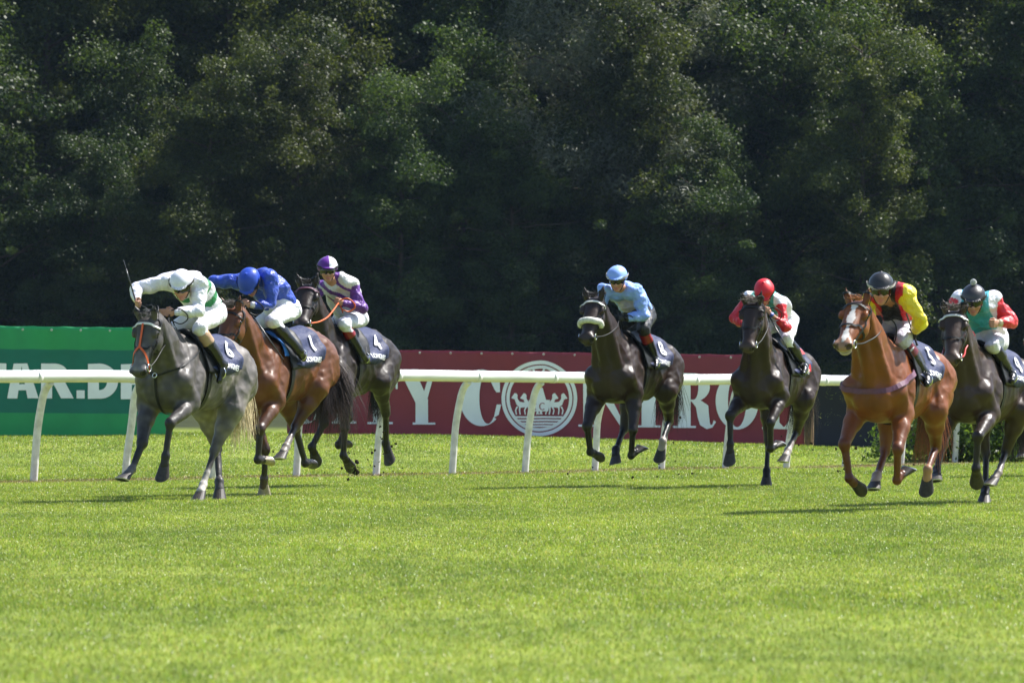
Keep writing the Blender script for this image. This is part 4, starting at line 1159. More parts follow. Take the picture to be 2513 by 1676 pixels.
def turf_colour_nodes(nt, pos):
    """light and dark patches of turf, worn soil along the foot of the rail; returns colour socket"""
    mp = N(nt, 'ShaderNodeMapping'); mp.inputs['Scale'].default_value = (1, .35, 1)
    nt.links.new(pos, mp.inputs[0])
    n1 = N(nt, 'ShaderNodeTexNoise'); n1.inputs['Scale'].default_value = .55; n1.inputs['Detail'].default_value = 6; n1.inputs['Roughness'].default_value = .65
    nt.links.new(mp.outputs[0], n1.inputs['Vector'])
    cr = N(nt, 'ShaderNodeValToRGB'); e = cr.color_ramp.elements
    e[0].position = .38; e[0].color = (.135, .195, .028, 1); e[1].position = .62; e[1].color = (.275, .335, .055, 1)
    n3 = N(nt, 'ShaderNodeTexNoise'); n3.inputs['Scale'].default_value = 5.5; n3.inputs['Detail'].default_value = 4
    nt.links.new(mp.outputs[0], n3.inputs['Vector'])
    av = N(nt, 'ShaderNodeMix', data_type='FLOAT'); av.inputs['Factor'].default_value = .42
    nt.links.new(n1.outputs[0], av.inputs['A']); nt.links.new(n3.outputs[0], av.inputs['B'])
    nt.links.new(av.outputs['Result'], cr.inputs[0])
    # distance from the rail line
    p0, p1 = rail_pt(0), rail_pt(12); d = (p1 - p0) / np.linalg.norm(p1 - p0); nv = (-d[1], d[0], 0)
    sb = N(nt, 'ShaderNodeVectorMath', operation='SUBTRACT'); sb.inputs[1].default_value = tuple(p0 + np.array([-.12, .08, 0]))
    nt.links.new(pos, sb.inputs[0])
    dt = N(nt, 'ShaderNodeVectorMath', operation='DOT_PRODUCT'); dt.inputs[1].default_value = nv
    nt.links.new(sb.outputs[0], dt.inputs[0])
    ab = N(nt, 'ShaderNodeMath', operation='ABSOLUTE'); nt.links.new(dt.outputs['Value'], ab.inputs[0])
    m1 = N(nt, 'ShaderNodeMapRange'); m1.inputs[1].default_value = .15; m1.inputs[2].default_value = 1.0; m1.inputs[3].default_value = 1; m1.inputs[4].default_value = 0
    nt.links.new(ab.outputs[0], m1.inputs[0])
    n2 = N(nt, 'ShaderNodeTexNoise'); n2.inputs['Scale'].default_value = 1.6; n2.inputs['Detail'].default_value = 5
    nt.links.new(pos, n2.inputs['Vector'])
    m2 = N(nt, 'ShaderNodeMapRange'); m2.inputs[1].default_value = .33; m2.inputs[2].default_value = .50
    nt.links.new(n2.outputs[0], m2.inputs[0])
    mu = N(nt, 'ShaderNodeMath', operation='MULTIPLY'); nt.links.new(m1.outputs[0], mu.inputs[0]); nt.links.new(m2.outputs[0], mu.inputs[1])
    mx = N(nt, 'ShaderNodeMix', data_type='RGBA'); nt.links.new(mu.outputs[0], mx.inputs['Factor'])
    nt.links.new(cr.outputs[0], mx.inputs['A']); mx.inputs['B'].default_value = (.20, .15, .075, 1)
    return mx.outputs['Result'], mu.outputs[0]

m, nt, b = new_mat("turf_soil")
geo = N(nt, 'ShaderNodeNewGeometry')
colr, _ = turf_colour_nodes(nt, geo.outputs['Position'])
sx = N(nt, 'ShaderNodeSeparateXYZ'); nt.links.new(geo.outputs['Position'], sx.inputs[0])
wd = N(nt, 'ShaderNodeMapRange'); wd.inputs[1].default_value = 97; wd.inputs[2].default_value = 101
nt.links.new(sx.outputs['Y'], wd.inputs[0])
sc_ = N(nt, 'ShaderNodeVectorMath', operation='SCALE'); sc_.inputs['Scale'].default_value = .75; nt.links.new(colr, sc_.inputs[0])
mx = N(nt, 'ShaderNodeMix', data_type='RGBA'); nt.links.new(wd.outputs[0], mx.inputs['Factor']); nt.links.new(sc_.outputs[0], mx.inputs['A'])
lf = N(nt, 'ShaderNodeTexNoise'); lf.inputs['Scale'].default_value = 1.4; lf.inputs['Detail'].default_value = 8; nt.links.new(geo.outputs['Position'], lf.inputs['Vector'])
lr = N(nt, 'ShaderNodeValToRGB'); lr.color_ramp.elements[0].color = (.012, .015, .007, 1); lr.color_ramp.elements[1].color = (.05, .06, .02, 1); nt.links.new(lf.outputs[0], lr.inputs[0])
nt.links.new(lr.outputs[0], mx.inputs['B']); nt.links.new(mx.outputs['Result'], b.inputs['Base Color'])
b.inputs['Roughness'].default_value = .95; b.inputs['Specular IOR Level'].default_value = .1
ground = mesh_obj("ground", Vg, Fg, m, None, True)
tag(ground, kind="structure")

# ---- grass blades
def grass():
    rg = np.random.default_rng(11)
    zones = [(16.5, 24, 2300, .026, .0026), (24, 34, 2400, .026, .0030), (34, 46, 1900, .026, .0034), (46, 62, 1300, .028, .0042), (62, 80, 560, .032, .0066), (80, 97, 300, .036, .0100)]
    PX, PY, HH, WW = [], [], [], []
    for y0, y1, den, h, w in zones:
        half = lambda y: 1256.5 / LENS_PX * y * 1.10 + .35
        area = (half(y0) + half(y1)) * (y1 - y0)
        n = int(area * den)
        y = rg.uniform(y0, y1, n); x = rg.uniform(-1, 1, n) * half(y)
        PX.append(x); PY.append(y); HH.append(np.full(n, h)); WW.append(np.full(n, w))
    x, y, h, w = map(np.concatenate, (PX, PY, HH, WW))
    n = len(x)
    P2 = np.stack([x, y * .6, x * 0], 1)
    tuft = vnoise(P2, 3.2, 5) * .5 + vnoise(P2, 11, 6) * .5
    h = h * np.clip(.85 + .28 * tuft + rg.normal(size=n) * .2, .3, 1.9)
    # thinner where hooves and weather have worn the foot of the rail
    p0, p1 = rail_pt(0), rail_pt(12); d = (p1 - p0) / np.linalg.norm(p1 - p0)
    q = np.abs(-(x - p0[0] + .12) * d[1] + (y - p0[1] - .08) * d[0])
    worn = np.clip(1 - q / .55, 0, 1) * (vnoise(np.stack([x, y, x * 0], 1), 5, 8) > -.1)
    keep = rg.random(n) > worn * .8
    x, y, h, w = x[keep], y[keep], h[keep], w[keep]; n = len(x)
    z = gz(x, y)
    a = rg.uniform(0, 2 * math.pi, n); lean = np.abs(rg.normal(size=n)) * .55 + .15; la = rg.uniform(0, 2 * math.pi, n)
    base = np.stack([x, y, z - .004], 1); sd = np.stack([np.cos(a), np.sin(a), a * 0], 1) * (w * .5)[:, None]
    ld = np.stack([np.cos(la), np.sin(la), la * 0], 1)
    mid = base + np.stack([a * 0, a * 0, h * .62], 1) + ld * (h * lean * .30)[:, None]
    tip = base + np.stack([a * 0, a * 0, h * np.clip(1.05 - .35 * lean, .35, 1)], 1) + ld * (h * lean * .95)[:, None]
    V = np.stack([base - sd, base + sd, mid + sd * .85, mid - sd * .85, tip], 1).reshape(-1, 3).astype(np.float32)
    i0 = np.arange(n) * 5
    me = bpy.data.meshes.new("grass")
    me.vertices.add(n * 5); me.vertices.foreach_set("co", V.ravel())
    loops = np.stack([i0, i0 + 1, i0 + 2, i0 + 3, i0 + 3, i0 + 2, i0 + 4], 1).astype(np.int32).ravel()
    me.loops.add(n * 7); me.loops.foreach_set("vertex_index", loops)
    st = np.stack([np.arange(n) * 7, np.arange(n) * 7 + 4], 1).astype(np.int32).ravel()
    me.polygons.add(n * 2); me.polygons.foreach_set("loop_start", st)
    me.update(calc_edges=True)
    col = np.ones((n, 5, 4), dtype=np.float32)
    dry = rg.random(n) < .055
    v = np.clip(1 + .28 * rg.normal(size=n) + .18 * tuft[keep], .4, 2.0)
    c = np.stack([v * (1 + .15 * rg.normal(size=n)), v, v * .9], 1)
    c[dry] = np.array((2.6, 1.7, 6.0)) * rg.uniform(.7, 1.3, (dry.sum(), 1))
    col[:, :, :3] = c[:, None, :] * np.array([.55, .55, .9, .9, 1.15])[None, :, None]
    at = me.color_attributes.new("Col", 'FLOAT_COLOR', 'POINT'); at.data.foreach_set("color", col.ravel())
    m, nt, b = new_mat("grass_blade")
    geo = N(nt, 'ShaderNodeNewGeometry')
    c0, _ = turf_colour_nodes(nt, geo.outputs['Position'])
    an = N(nt, 'ShaderNodeAttribute'); an.attribute_name = "Col"
    mu = N(nt, 'ShaderNodeVectorMath', operation='MULTIPLY'); nt.links.new(c0, mu.inputs[0]); nt.links.new(an.outputs['Color'], mu.inputs[1])
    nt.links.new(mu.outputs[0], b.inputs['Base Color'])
    b.inputs['Roughness'].default_value = .36; b.inputs['Specular IOR Level'].default_value = .5
    tr = N(nt, 'ShaderNodeBsdfTranslucent')
    s2 = N(nt, 'ShaderNodeVectorMath', operation='MULTIPLY'); s2.inputs[1].default_value = (1.25, 1.3, .8); nt.links.new(mu.outputs[0], s2.inputs[0])
    nt.links.new(s2.outputs[0], tr.inputs['Color'])
    ms = N(nt, 'ShaderNodeMixShader'); ms.inputs[0].default_value = .45
    nt.links.new(b.outputs[0], ms.inputs[1]); nt.links.new(tr.outputs[0], ms.inputs[2])
    nt.links.new(ms.outputs[0], nt.nodes['Material Output'].inputs[0])
    me.materials.append(m)
    o = bpy.data.objects.new("grass", me); COL.objects.link(o)
    tag(o, kind="stuff")
    return n
print("blades", grass())

# ---- running rail: one thing with its curved posts
rail = empty("running_rail", tuple(rail_pt(0)))
tag(rail, "white plastic running rail with curved posts crossing the course behind the horses", "rail")
ks = np.linspace(-1.6, 13.6, 92)
def rail_z(k):
    return 1.262 + .035 * np.exp(-((k - 4.6) / 1.7) ** 2) - .018 * np.exp(-((k - 2) / 1.0) ** 2) + .006 * np.sin(k * 2.2)
pts = np.array([rail_pt(k) + np.array([0, 0, rail_z(k)]) for k in ks])
dR = nrm(rail_pt(12) - rail_pt(0)); perp = np.array([dR[1], -dR[0], 0.0])     # towards the track
org = rail_pt(0)
mb = MB(); mb.tube(pts - org, .076, 18)
mb.build("top_rail", MAT['rail'], rail)
for k in np.arange(-1.2, 13.6, 1.05):
    p = rail_pt(k) + np.array([0, 0, rail_z(k)]) - org
    mb = MB(); mb.tube([p - dR * .035, p + dR * .035], .0810, 18)
    mb.build("joint_sleeve", MAT['rail'], rail)
rg = np.random.default_rng(4)
for k in range(-1, 14):
    g0 = rail_pt(k); top = rail_pt(k) + np.array([0, 0, rail_z(k) - .07])
    foot = g0 - perp * .29
    foot[2] = float(gz(foot[0], foot[1])) - .05
    tl = rg.normal() * .02
    ctrl = [foot, foot + np.array([0, 0, .35]) + perp * .03, foot + np.array([0, 0, .72]) + perp * (.075 + tl), top - perp * .135 + np.array([0, 0, -.17]), top - perp * .075 + np.array([0, 0, -.055]), top]
    tt = np.linspace(0, 5, 21); ctrl = np.array(ctrl)
    Pn = np.stack([np.interp(tt, np.arange(6), ctrl[:, i]) for i in range(3)], 1)
    for _ in range(2): Pn[1:-1] = (Pn[:-2] + 2 * Pn[1:-1] + Pn[2:]) / 4
    mb = MB(); mb.tube(Pn - org, .047, 12)
    mb.build("post", MAT['post'], rail)

# ---- banners
def banner_frame(x0, x1, yt0, yt1, yb0, yb1, D0, D1):
    a, b_ = px(x0, yb0, D0), px(x1, yb1, D1); c, d = px(x0, yt0, D0), px(x1, yt1, D1)
    return [np.array(v) for v in (a, b_, c, d)]
def banner_pt(fr, u, v, off, seed, amp=.018):
    a, b_, c, d = fr
    u = np.asarray(u, float); v = np.asarray(v, float)
    P = (a[None] * (1 - u)[:, None] + b_[None] * u[:, None]) * (1 - v)[:, None] + (c[None] * (1 - u)[:, None] + d[None] * u[:, None]) * v[:, None]
    e = nrm(b_ - a); nn = nrm(np.cross(e, (0, 0, 1))); nn = nn if nn[1] < 0 else -nn
    L = np.linalg.norm(b_ - a); s = u * L
    hang = np.abs(np.mod(s / .6, 1) - .5) * 2
    w = amp * (vnoise(np.stack([s, v * 1.7 + s * .25, s * 0], 1), 4.0, seed) + .7 * vnoise(np.stack([s * 1.0, v * .5, s * 0], 1), 9.0, seed + 1) * (v ** 2 + (1 - v) ** 3)) + .014 * (1 - hang) * np.clip((v - .72) / .28, 0, 1) * np.cos(s * 21)
    P = P + nn[None] * (off + w)[:, None]
    P[:, 2] += -.012 * (1 - (2 * np.mod(s / .6, 1) - 1) ** 2) * v
    return P
def banner_sheet(name, fr, rows, mats, parent, seed, step=.06, amp=.018):
    """rows: list of (v0, v1, material index)"""
    L = np.linalg.norm(fr[1] - fr[0]); nu = int(L / step) + 1
    vs = []; mi = []
    for v0, v1, k in rows:
        n = max(2, int((v1 - v0) * 1.8 / step)); q = np.linspace(v0, v1, n + 1)
        vs += list(q[:-1]); mi += [k] * n
    vs.append(rows[-1][1]); nv = len(vs)
    U, W = np.meshgrid(np.linspace(0, 1, nu), np.array(vs), indexing='ij')
    Vf = banner_pt(fr, U.ravel(), W.ravel(), 0, seed, amp); Vb = banner_pt(fr, U.ravel(), W.ravel(), -.006, seed, amp)
    q = lambda i, j: i * nv + j
    Fq = [(q(i, j), q(i + 1, j), q(i + 1, j + 1), q(i, j + 1)) for i in range(nu - 1) for j in range(nv - 1)]
    mm = [mi[j] for i in range(nu - 1) for j in range(nv - 1)]
    k0 = nu * nv
    Fq = Fq + [tuple(reversed([x + k0 for x in f])) for f in Fq]; mm = mm + mm
    for j in range(nv - 1):
        for i in (0, nu - 1): Fq.append((q(i, j), q(i, j + 1), q(i, j + 1) + k0, q(i, j) + k0)); mm.append(mi[j])
    for i in range(nu - 1): Fq.append((q(i, nv - 1), q(i + 1, nv - 1), q(i + 1, nv - 1) + k0, q(i, nv - 1) + k0)); mm.append(mi[-1])
    return mesh_obj(name, np.concatenate([Vf, Vb]), Fq, mats, parent, True, None, mm)
class Flat:
    """flat shapes in banner pixel space, cut fine enough to follow the cloth"""
    def __init__(s): s.V = []; s.F = []; s.n = 0; s.lay = []; s.k = 0
    def strip(s, A, Bq, sub=1):
        A = np.array(A, float); Bq = np.array(Bq, float); n = len(A)
        W = np.linspace(0, 1, sub + 1)
        V = np.stack([A * (1 - w) + Bq * w for w in W], 1).reshape(-1, 2)
        m_ = sub + 1
        s.F += [(s.n + i * m_ + j, s.n + i * m_ + j + 1, s.n + (i + 1) * m_ + j + 1, s.n + (i + 1) * m_ + j) for i in range(n - 1) for j in range(sub)]
        s.V.append(V); s.lay.append(np.full(len(V), s.k)); s.k += 1; s.n += len(V)
    def rect(s, x0, y0, x1, y1):
        n = max(2, int(abs(y1 - y0) / 9) + 1); t = np.linspace(0, 1, n)
        sub = max(1, int(abs(x1 - x0) / 12))
        s.strip([(x0, y0 + (y1 - y0) * q) for q in t], [(x1, y0 + (y1 - y0) * q) for q in t], sub)
    def quad(s, p0, p1, p2, p3, n=10, sub=3):
        t = np.linspace(0, 1, n)[:, None]; p0, p1, p2, p3 = map(lambda p: np.array(p, float), (p0, p1, p2, p3))
        s.strip(p0 + (p3 - p0) * t, p1 + (p2 - p1) * t, sub)
    def arc(s, cx, cy, ro, ri, a0, a1, n=40, sub=2, rox=None, rix=None, dxi=0):
        a = np.radians(np.linspace(a0, a1, n)); rox = rox or ro; rix = rix or ri
        s.strip(np.stack([cx + rox * np.cos(a), cy + ro * np.sin(a)], 1), np.stack([cx + dxi + rix * np.cos(a), cy + ri * np.sin(a)], 1), sub)
    def build(s, name, fr, x0, x1, yt0, yt1, yb0, yb1, mat, parent, seed, off=.016, amp=.018):
        P = np.concatenate(s.V); lay = np.concatenate(s.lay)
        u = (P[:, 0] - x0) / (x1 - x0); yt = yt0 + (yt1 - yt0) * u; yb = yb0 + (yb1 - yb0) * u
        v = (yb - P[:, 1]) / (yb - yt)
        return mesh_obj(name, banner_pt(fr, u, v, off + lay * .0006, seed, amp), s.F, mat, parent, False)

def mat_vinyl(name, c, rough=.45):
    m = mat_simple(name, c, rough, .45, noise=.06, nscale=3, bump=.35, bscale=5, bdist=.02)
    nt = m.node_tree; b = nt.nodes["Principled BSDF"]
    tr = N(nt, 'ShaderNodeBsdfTranslucent'); nt.links.new(b.inputs['Base Color'].links[0].from_socket, tr.inputs['Color'])
    ms = N(nt, 'ShaderNodeMixShader'); ms.inputs[0].default_value = .48
    nt.links.new(b.outputs[0], ms.inputs[1]); nt.links.new(tr.outputs[0], ms.inputs[2]); nt.links.new(ms.outputs[0], nt.nodes['Material Output'].inputs[0])
    return m
M_red = mat_vinyl('red_banner_vinyl', (.28, .062, .088)); M_lgreen = mat_vinyl('light_green_vinyl', (.045, .36, .16)); M_teal = mat_vinyl('teal_green_vinyl', (.018, .22, .17))
M_navy = mat_vinyl('navy_vinyl', (.020, .020, .035)); M_lit = mat_simple('white_letter_vinyl', (.80, .80, .86), .5, .4, noise=.05, nscale=3); M_redp = mat_vinyl('red_letter_vinyl', (.30, .030, .045))
M_pole = mat_simple('weathered_wood', (.16, .10, .06), .8, .2, noise=.3, nscale=12, stretch=(6, 6, 1))

# red banner
bx = dict(x0=704, x1=1974, yt0=854, yt1=872, yb0=1070, yb1=1098)
red = empty("advertising_banner", px(704, 1070, 93.5)); tag(red, "long dark red banner lettered in white serif capitals behind the white rail", "banner")
fr = [v - np.array(red.location) for v in banner_frame(704, 1974, 854, 872, 1070, 1098, 93.5, 92.0)]
banner_sheet("sheet", fr, [(0, 1, 0)], [M_red], red, 21)
LT = Flat()
yT, yB = 906, 1041
def slope(x): return (x - 1000) * .0125
def L_rect(x0, y0, x1, y1): LT.rect(x0, y0 + slope((x0 + x1) / 2), x1, y1 + slope((x0 + x1) / 2))
def L_stem(x0, x1, xs0, xs1):        # thick stem with thin bracketed serifs
    L_rect(x0, yT, x1, yB); L_rect(xs0, yB - 5, xs1, yB); L_rect(xs0, yT, xs1, yT + 5)
    c = slope(x0)
    for (xa, xb) in ((x0, xs0), (x1, xs1)):
        s_ = 1 if xb > xa else -1
        LT.quad((xa, yB - 16 + c), (xa, yB - 5 + c), (xa + s_ * 9, yB - 5 + c), (xa + s_ * 9, yB - 6 + c), 4, 1)
        LT.quad((xa, yT + 16 + c), (xa, yT + 5 + c), (xa + s_ * 9, yT + 5 + c), (xa + s_ * 9, yT + 6 + c), 4, 1)
def L_C(cx, w):
    cy = (yT + yB) / 2 + slope(cx); ro = (yB - yT) / 2 + 2
    LT.arc(cx, cy, ro, ro - 6, 48, 312, 60, 4, rox=w, rix=w - 33, dxi=15)
    LT.quad((cx + w * .66, cy - ro * .74), (cx + w * .66 + 8, cy - ro * .74), (cx + w * .66 + 9, cy - 14), (cx + w * .66 - 1, cy - 14), 5, 1)
    LT.quad((cx + w * .60, cy - 18), (cx + w * .66 + 8, cy - 14), (cx + w * .66 + 6, cy - ro * .8), (cx + w * .20, cy - ro * .9), 6, 1)
    LT.quad((cx + w * .66 - 6, cy + ro * .70), (cx + w * .66 + 6, cy + ro * .60), (cx + w * .66 + 12, cy + 16), (cx + w * .66 + 1, cy + 16), 6, 1)
L_C(748, 50)
L_stem(830, 862, 816, 877)
L_rect(888, yT, 980, yT + 6); L_rect(919, yT, 955, yB); L_rect(905, yB - 5, 968, yB)
for s_, xx in ((1, 888), (-1, 980)): LT.quad((xx, yT + slope(xx)), (xx + s_ * 5, yT + slope(xx)), (xx + s_ * 5, yT + 48 + slope(xx)), (xx, yT + 48 + slope(xx)), 6, 1); LT.quad((xx + s_ * 4, yT + 5), (xx + s_ * 30, yT + 5), (xx + s_ * 6, yT + 18), (xx + s_ * 4, yT + 40), 5, 2)
LT.quad((984, yT), (1022, yT), (1056, 982), (1024, 988), 12, 3); LT.quad((1062, yT), (1074, yT), (1052, 984), (1040, 978), 12, 1)
L_rect(1024, 980, 1055, yB); L_rect(1017, yB - 5, 1073, yB); L_rect(976, yT, 1032, yT + 5); L_rect(1054, yT, 1084, yT + 5)
L_C(1188, 54)
c = slope(1490)
L_rect(1437, yT, 1446, yB); L_rect(1425, yB - 5, 1462, yB); L_rect(1420, yT, 1462, yT + 5); L_rect(1532, yT, 1541, yB - 4); L_rect(1520, yT, 1552, yT + 5)
LT.quad((1440, yT + c), (1474, yT + c), (1541, yB + c), (1531, yB + 3 + c), 16, 3)
c = slope(1596)
L_rect(1550, yT, 1642, yT + 6); L_rect(1580, yT, 1614, yB); L_rect(1568, yB - 5, 1626, yB)
for s_, xx in ((1, 1550), (-1, 1642)): LT.quad((xx, yT + c), (xx + s_ * 5, yT + c), (xx + s_ * 5, yT + 48 + c), (xx, yT + 48 + c), 6, 1)
c = slope(1700)
L_rect(1668, yT, 1699, yB); L_rect(1656, yB - 5, 1712, yB); L_rect(1656, yT, 1700, yT + 5)
LT.arc(1706, yT + 35 + c, 35, 30, -95, 95, 24, 3, rox=40, rix=12); L_rect(1698, yT, 1706, yT + 5); L_rect(1698, yT + 65, 1706, yT + 70)
LT.strip([(1702, 976 + c), (1712, 990 + c), (1716, 1014 + c), (1722, 1034 + c), (1738, 1044 + c), (1752, 1040 + c), (1761, 1026 + c)], [(1722, 972 + c), (1742, 986 + c), (1744, 1014 + c), (1746, 1030 + c), (1748, 1034 + c), (1752, 1032 + c), (1755, 1022 + c)], 3)
cy = (yT + yB) / 2 + slope(1812)
LT.arc(1812, cy, 70, 64, 0, 360, 70, 4, rox=52, rix=22)
c = slope(1910)
L_stem(1884, 1914, 1872, 1928); L_rect(1912, yB - 6, 1958, yB); LT.quad((1950, yB - 36 + c), (1958, yB - 40 + c), (1958, yB + c), (1926, yB - 5 + c), 5, 2)
LT.build("lettering", fr, mat=M_lit, parent=red, seed=21, **bx)
# round emblem with two rings, a four-horse chariot and ground lines
EM = Flat(); ex, ey = 1329, 977
EM.arc(ex, ey, 93, 84, 0, 360, 90, 2); EM.arc(ex, ey, 81, 73, 0, 360, 90, 2)
def horse_mark(x, y, s, w=1.0):
    q = lambda *p: [(x + s * a * w, y + b * w) for a, b in p]
    EM.strip(q((-26, -4), (-18, -6), (-6, -6), (6, -6), (16, -8), (22, -16), (24, -26)), q((-27, 10), (-18, 12), (-6, 10), (6, 11), (14, 12), (26, 2), (32, -14)), 2)
    EM.strip(q((22, -26), (25, -33), (31, -36), (34, -33)), q((33, -14), (37, -17), (41, -17), (43, -20)), 2)
    for (a, b_, c_) in ((-24, -26, -29), (-17, -15, -18), (12, 14, 12), (20, 27, 24)):
        EM.strip(q((a, 8), (b_, 20), (c_, 34)), q((a + 6, 8), (b_ + 4, 20), (c_ + 4, 34)), 1)
for q_, s_ in ((36, 1), (14, 1), (-36, -1), (-14, -1)): horse_mark(ex + q_, ey + 14, s_, .76)
EM.quad((ex - 11, ey - 26), (ex + 8, ey - 26), (ex + 18, ey + 10), (ex - 18, ey + 10), 8, 3); EM.arc(ex - 2, ey - 32, 8, .5, 0, 360, 20, 1)
EM.quad((ex - 26, ey + 4), (ex + 26, ey + 4), (ex + 22, ey + 32), (ex - 22, ey + 32), 4, 4)
EM.quad((ex - 18, ey - 74), (ex - 13, ey - 76), (ex - 1, ey - 40), (ex - 4, ey - 38), 6, 1); EM.quad((ex + 16, ey - 74), (ex + 11, ey - 76), (ex - 3, ey - 40), (ex, ey - 38), 6, 1)
EM.quad((ex - 22, ey - 62), (ex + 20, ey - 62), (ex + 8, ey - 52), (ex - 10, ey - 52), 3, 2)
for yy, hw in ((44, 58), (51.5, 52), (59, 44), (66, 32)):
    EM.strip([(ex + hw * t, ey + yy) for t in np.linspace(-1, 1, 16)], [(ex + hw * t, ey + yy + 4.2) for t in np.linspace(-1, 1, 16)], 1)
EM.build("emblem", fr, mat=M_lit, parent=red, seed=21, **bx)
EC = Flat(); EC.arc(ex + 8, ey + 20, 9, 7.4, 45, 315, 20, 1, rox=8, rix=5.5); EC.arc(ex - 12, ey + 20, 9, 7.4, 45, 315, 20, 1, rox=8, rix=5.5)
EC.build("emblem_letters", fr, mat=M_redp, parent=red, seed=21, off=.042, **bx)
def grommets(parent, fr, n, seed):
    mb = MB()
    for u in np.linspace(.02, .98, n):
        p = banner_pt(fr, np.array([u]), np.array([.972]), .008, seed)[0]
        mb.ring(p, (0, -1, 0), .014, .007, 0, 10, 5)
    mb.build("eyelet_row", MAT['white_strap'], parent)
grommets(red, fr, 17, 21)
# green banner
gxp = dict(x0=-170, x1=424, yt0=797, yt1=804, yb0=1073, yb1=1077)
grn = empty("advertising_banner", px(-170, 1073, 90.5)); tag(grn, "green banner with darker middle band and white block letters at the left edge", "banner")
fr = [v - np.array(grn.location) for v in banner_frame(-170, 424, 797, 804, 1073, 1077, 90.5, 90.5)]
banner_sheet("sheet", fr, [(0, .225, 0), (.225, .795, 1), (.795, 1, 0)], [M_lgreen, M_teal], grn, 33, amp=.018)
GL = Flat(); t0, t1 = 891, 977
GL.rect(-68, t0, 16, t0 + 22); GL.rect(-40, t0 + 22, -12, t1 - 1)                                                # T
GL.quad((34, t0), (54, t0), (43, t1), (18, t1), 9, 2); GL.quad((52, t0), (67, t0), (95, t1), (68, t1), 9, 2); GL.rect(40, 942, 76, 957)   # A
GL.rect(101, t0, 128, t1); GL.arc(132, t0 + 25, 25, 8, -95, 95, 22, 3, rox=34, rix=12); GL.rect(126, t0, 132, t0 + 17); GL.rect(126, t0 + 33, 132, t0 + 50)
GL.quad((130, 939), (158, 934), (181, t1), (150, t1), 7, 2)                                                         # R
GL.rect(188, 957, 208, t1)                                                                                       # .
GL.rect(216, t0 + 1, 243, t1 + 1); GL.arc(245, (t0 + t1) / 2 + 1, 43, 22, -92, 92, 28, 3, rox=45, rix=18); GL.rect(241, t0 + 1, 246, t0 + 22); GL.rect(241, t1 - 20, 246, t1 + 1)   # D
GL.rect(297, t0 + 2, 324, t1 + 2); GL.rect(324, t0 + 2, 364, t0 + 21); GL.rect(324, t0 + 36, 358, t0 + 53); GL.rect(324, t1 - 17, 366, t1 + 2)   # E
GL.arc(-112, t0 + 25, 25, 8, 90, 330, 20, 3, rox=32, rix=14); GL.arc(-112, t1 - 25, 25, 8, -90, 150, 20, 3, rox=32, rix=14)                          # S
GL.build("lettering", fr, mat=M_lit, parent=grn, seed=33, amp=.018, **gxp)
grommets(grn, fr, 9, 33)
# dark navy banner at the right with its wooden stake
nav = empty("advertising_banner", px(1998, 1098, 91)); tag(nav, "plain dark navy banner low behind the rail at the right", "banner")
fr = [v - np.array(nav.location) for v in banner_frame(1998, 2330, 917, 922, 1100, 1106, 91, 90)]
banner_sheet("sheet", fr, [(0, 1, 0)], [M_navy], nav, 44)
stk = px(1986, 1092, 91.6)
mb = MB(); mb.tube([(0, 0, -.1), (0.004, 0, .7), (0, 0, 1.28)], [.085, .078, .075], 9)
st = mb.build("wooden_stake", M_pole, None, False); st.location = (stk[0], stk[1], float(gz(stk[0], stk[1])))
tag(st, "weathered wooden stake between the red and navy banners", "stake")

# ---- leaves, bush, trees
def mat_leaf(name, c0, c1, transl=.42, rough=.5):
    m, nt, b = new_mat(name)
    at = N(nt, 'ShaderNodeAttribute'); at.attribute_name = "Col"
    sx = N(nt, 'ShaderNodeSeparateColor'); nt.links.new(at.outputs['Color'], sx.inputs[0])
    mx = N(nt, 'ShaderNodeMix', data_type='RGBA'); mx.inputs['A'].default_value = c0 + (1,); mx.inputs['B'].default_value = c1 + (1,)
    nt.links.new(sx.outputs[0], mx.inputs['Factor'])
    oi = N(nt, 'ShaderNodeObjectInfo')
    mr = N(nt, 'ShaderNodeMapRange'); mr.inputs[3].default_value = .75; mr.inputs[4].default_value = 1.25; nt.links.new(oi.outputs['Random'], mr.inputs[0])
    s1 = N(nt, 'ShaderNodeVectorMath', operation='SCALE'); nt.links.new(mx.outputs['Result'], s1.inputs[0]); nt.links.new(mr.outputs[0], s1.inputs['Scale'])
    nt.links.new(s1.outputs[0], b.inputs['Base Color'])
    b.inputs['Roughness'].default_value = rough; b.inputs['Specular IOR Level'].default_value = .28
    tr = N(nt, 'ShaderNodeBsdfTranslucent'); s2 = N(nt, 'ShaderNodeVectorMath', operation='MULTIPLY'); s2.inputs[1].default_value = (1.3, 1.35, .6)
    nt.links.new(s1.outputs[0], s2.inputs[0]); nt.links.new(s2.outputs[0], tr.inputs['Color'])
    ms = N(nt, 'ShaderNodeMixShader'); ms.inputs[0].default_value = transl
    nt.links.new(b.outputs[0], ms.inputs[1]); nt.links.new(tr.outputs[0], ms.inputs[2]); nt.links.new(ms.outputs[0], nt.nodes['Material Output'].inputs[0])
    return m
def leaf_mesh(C, Dr, size, asp, rg, tint):
    """C centres, Dr rough facing directions -> rhombic leaves"""
    n = len(C)
    nn = Dr + rg.normal(size=(n, 3)) * .75; nn /= np.linalg.norm(nn, axis=1, keepdims=True)
    t = np.cross(nn, rg.normal(size=(n, 3))); t /= np.linalg.norm(t, axis=1, keepdims=True)
    b = np.cross(nn, t)
    s = (size * rg.uniform(.6, 1.35, n))[:, None]
    V = np.stack([C - t * s, C + b * s * asp - nn * s * .12, C + t * s * 1.0 - nn * s * .18, C - b * s * asp - nn * s * .12], 1).reshape(-1, 3)
    i = np.arange(n)[:, None] * 4
    return V, (i + np.arange(4)), np.repeat(np.stack([tint, tint, tint], 1), 4, axis=0)
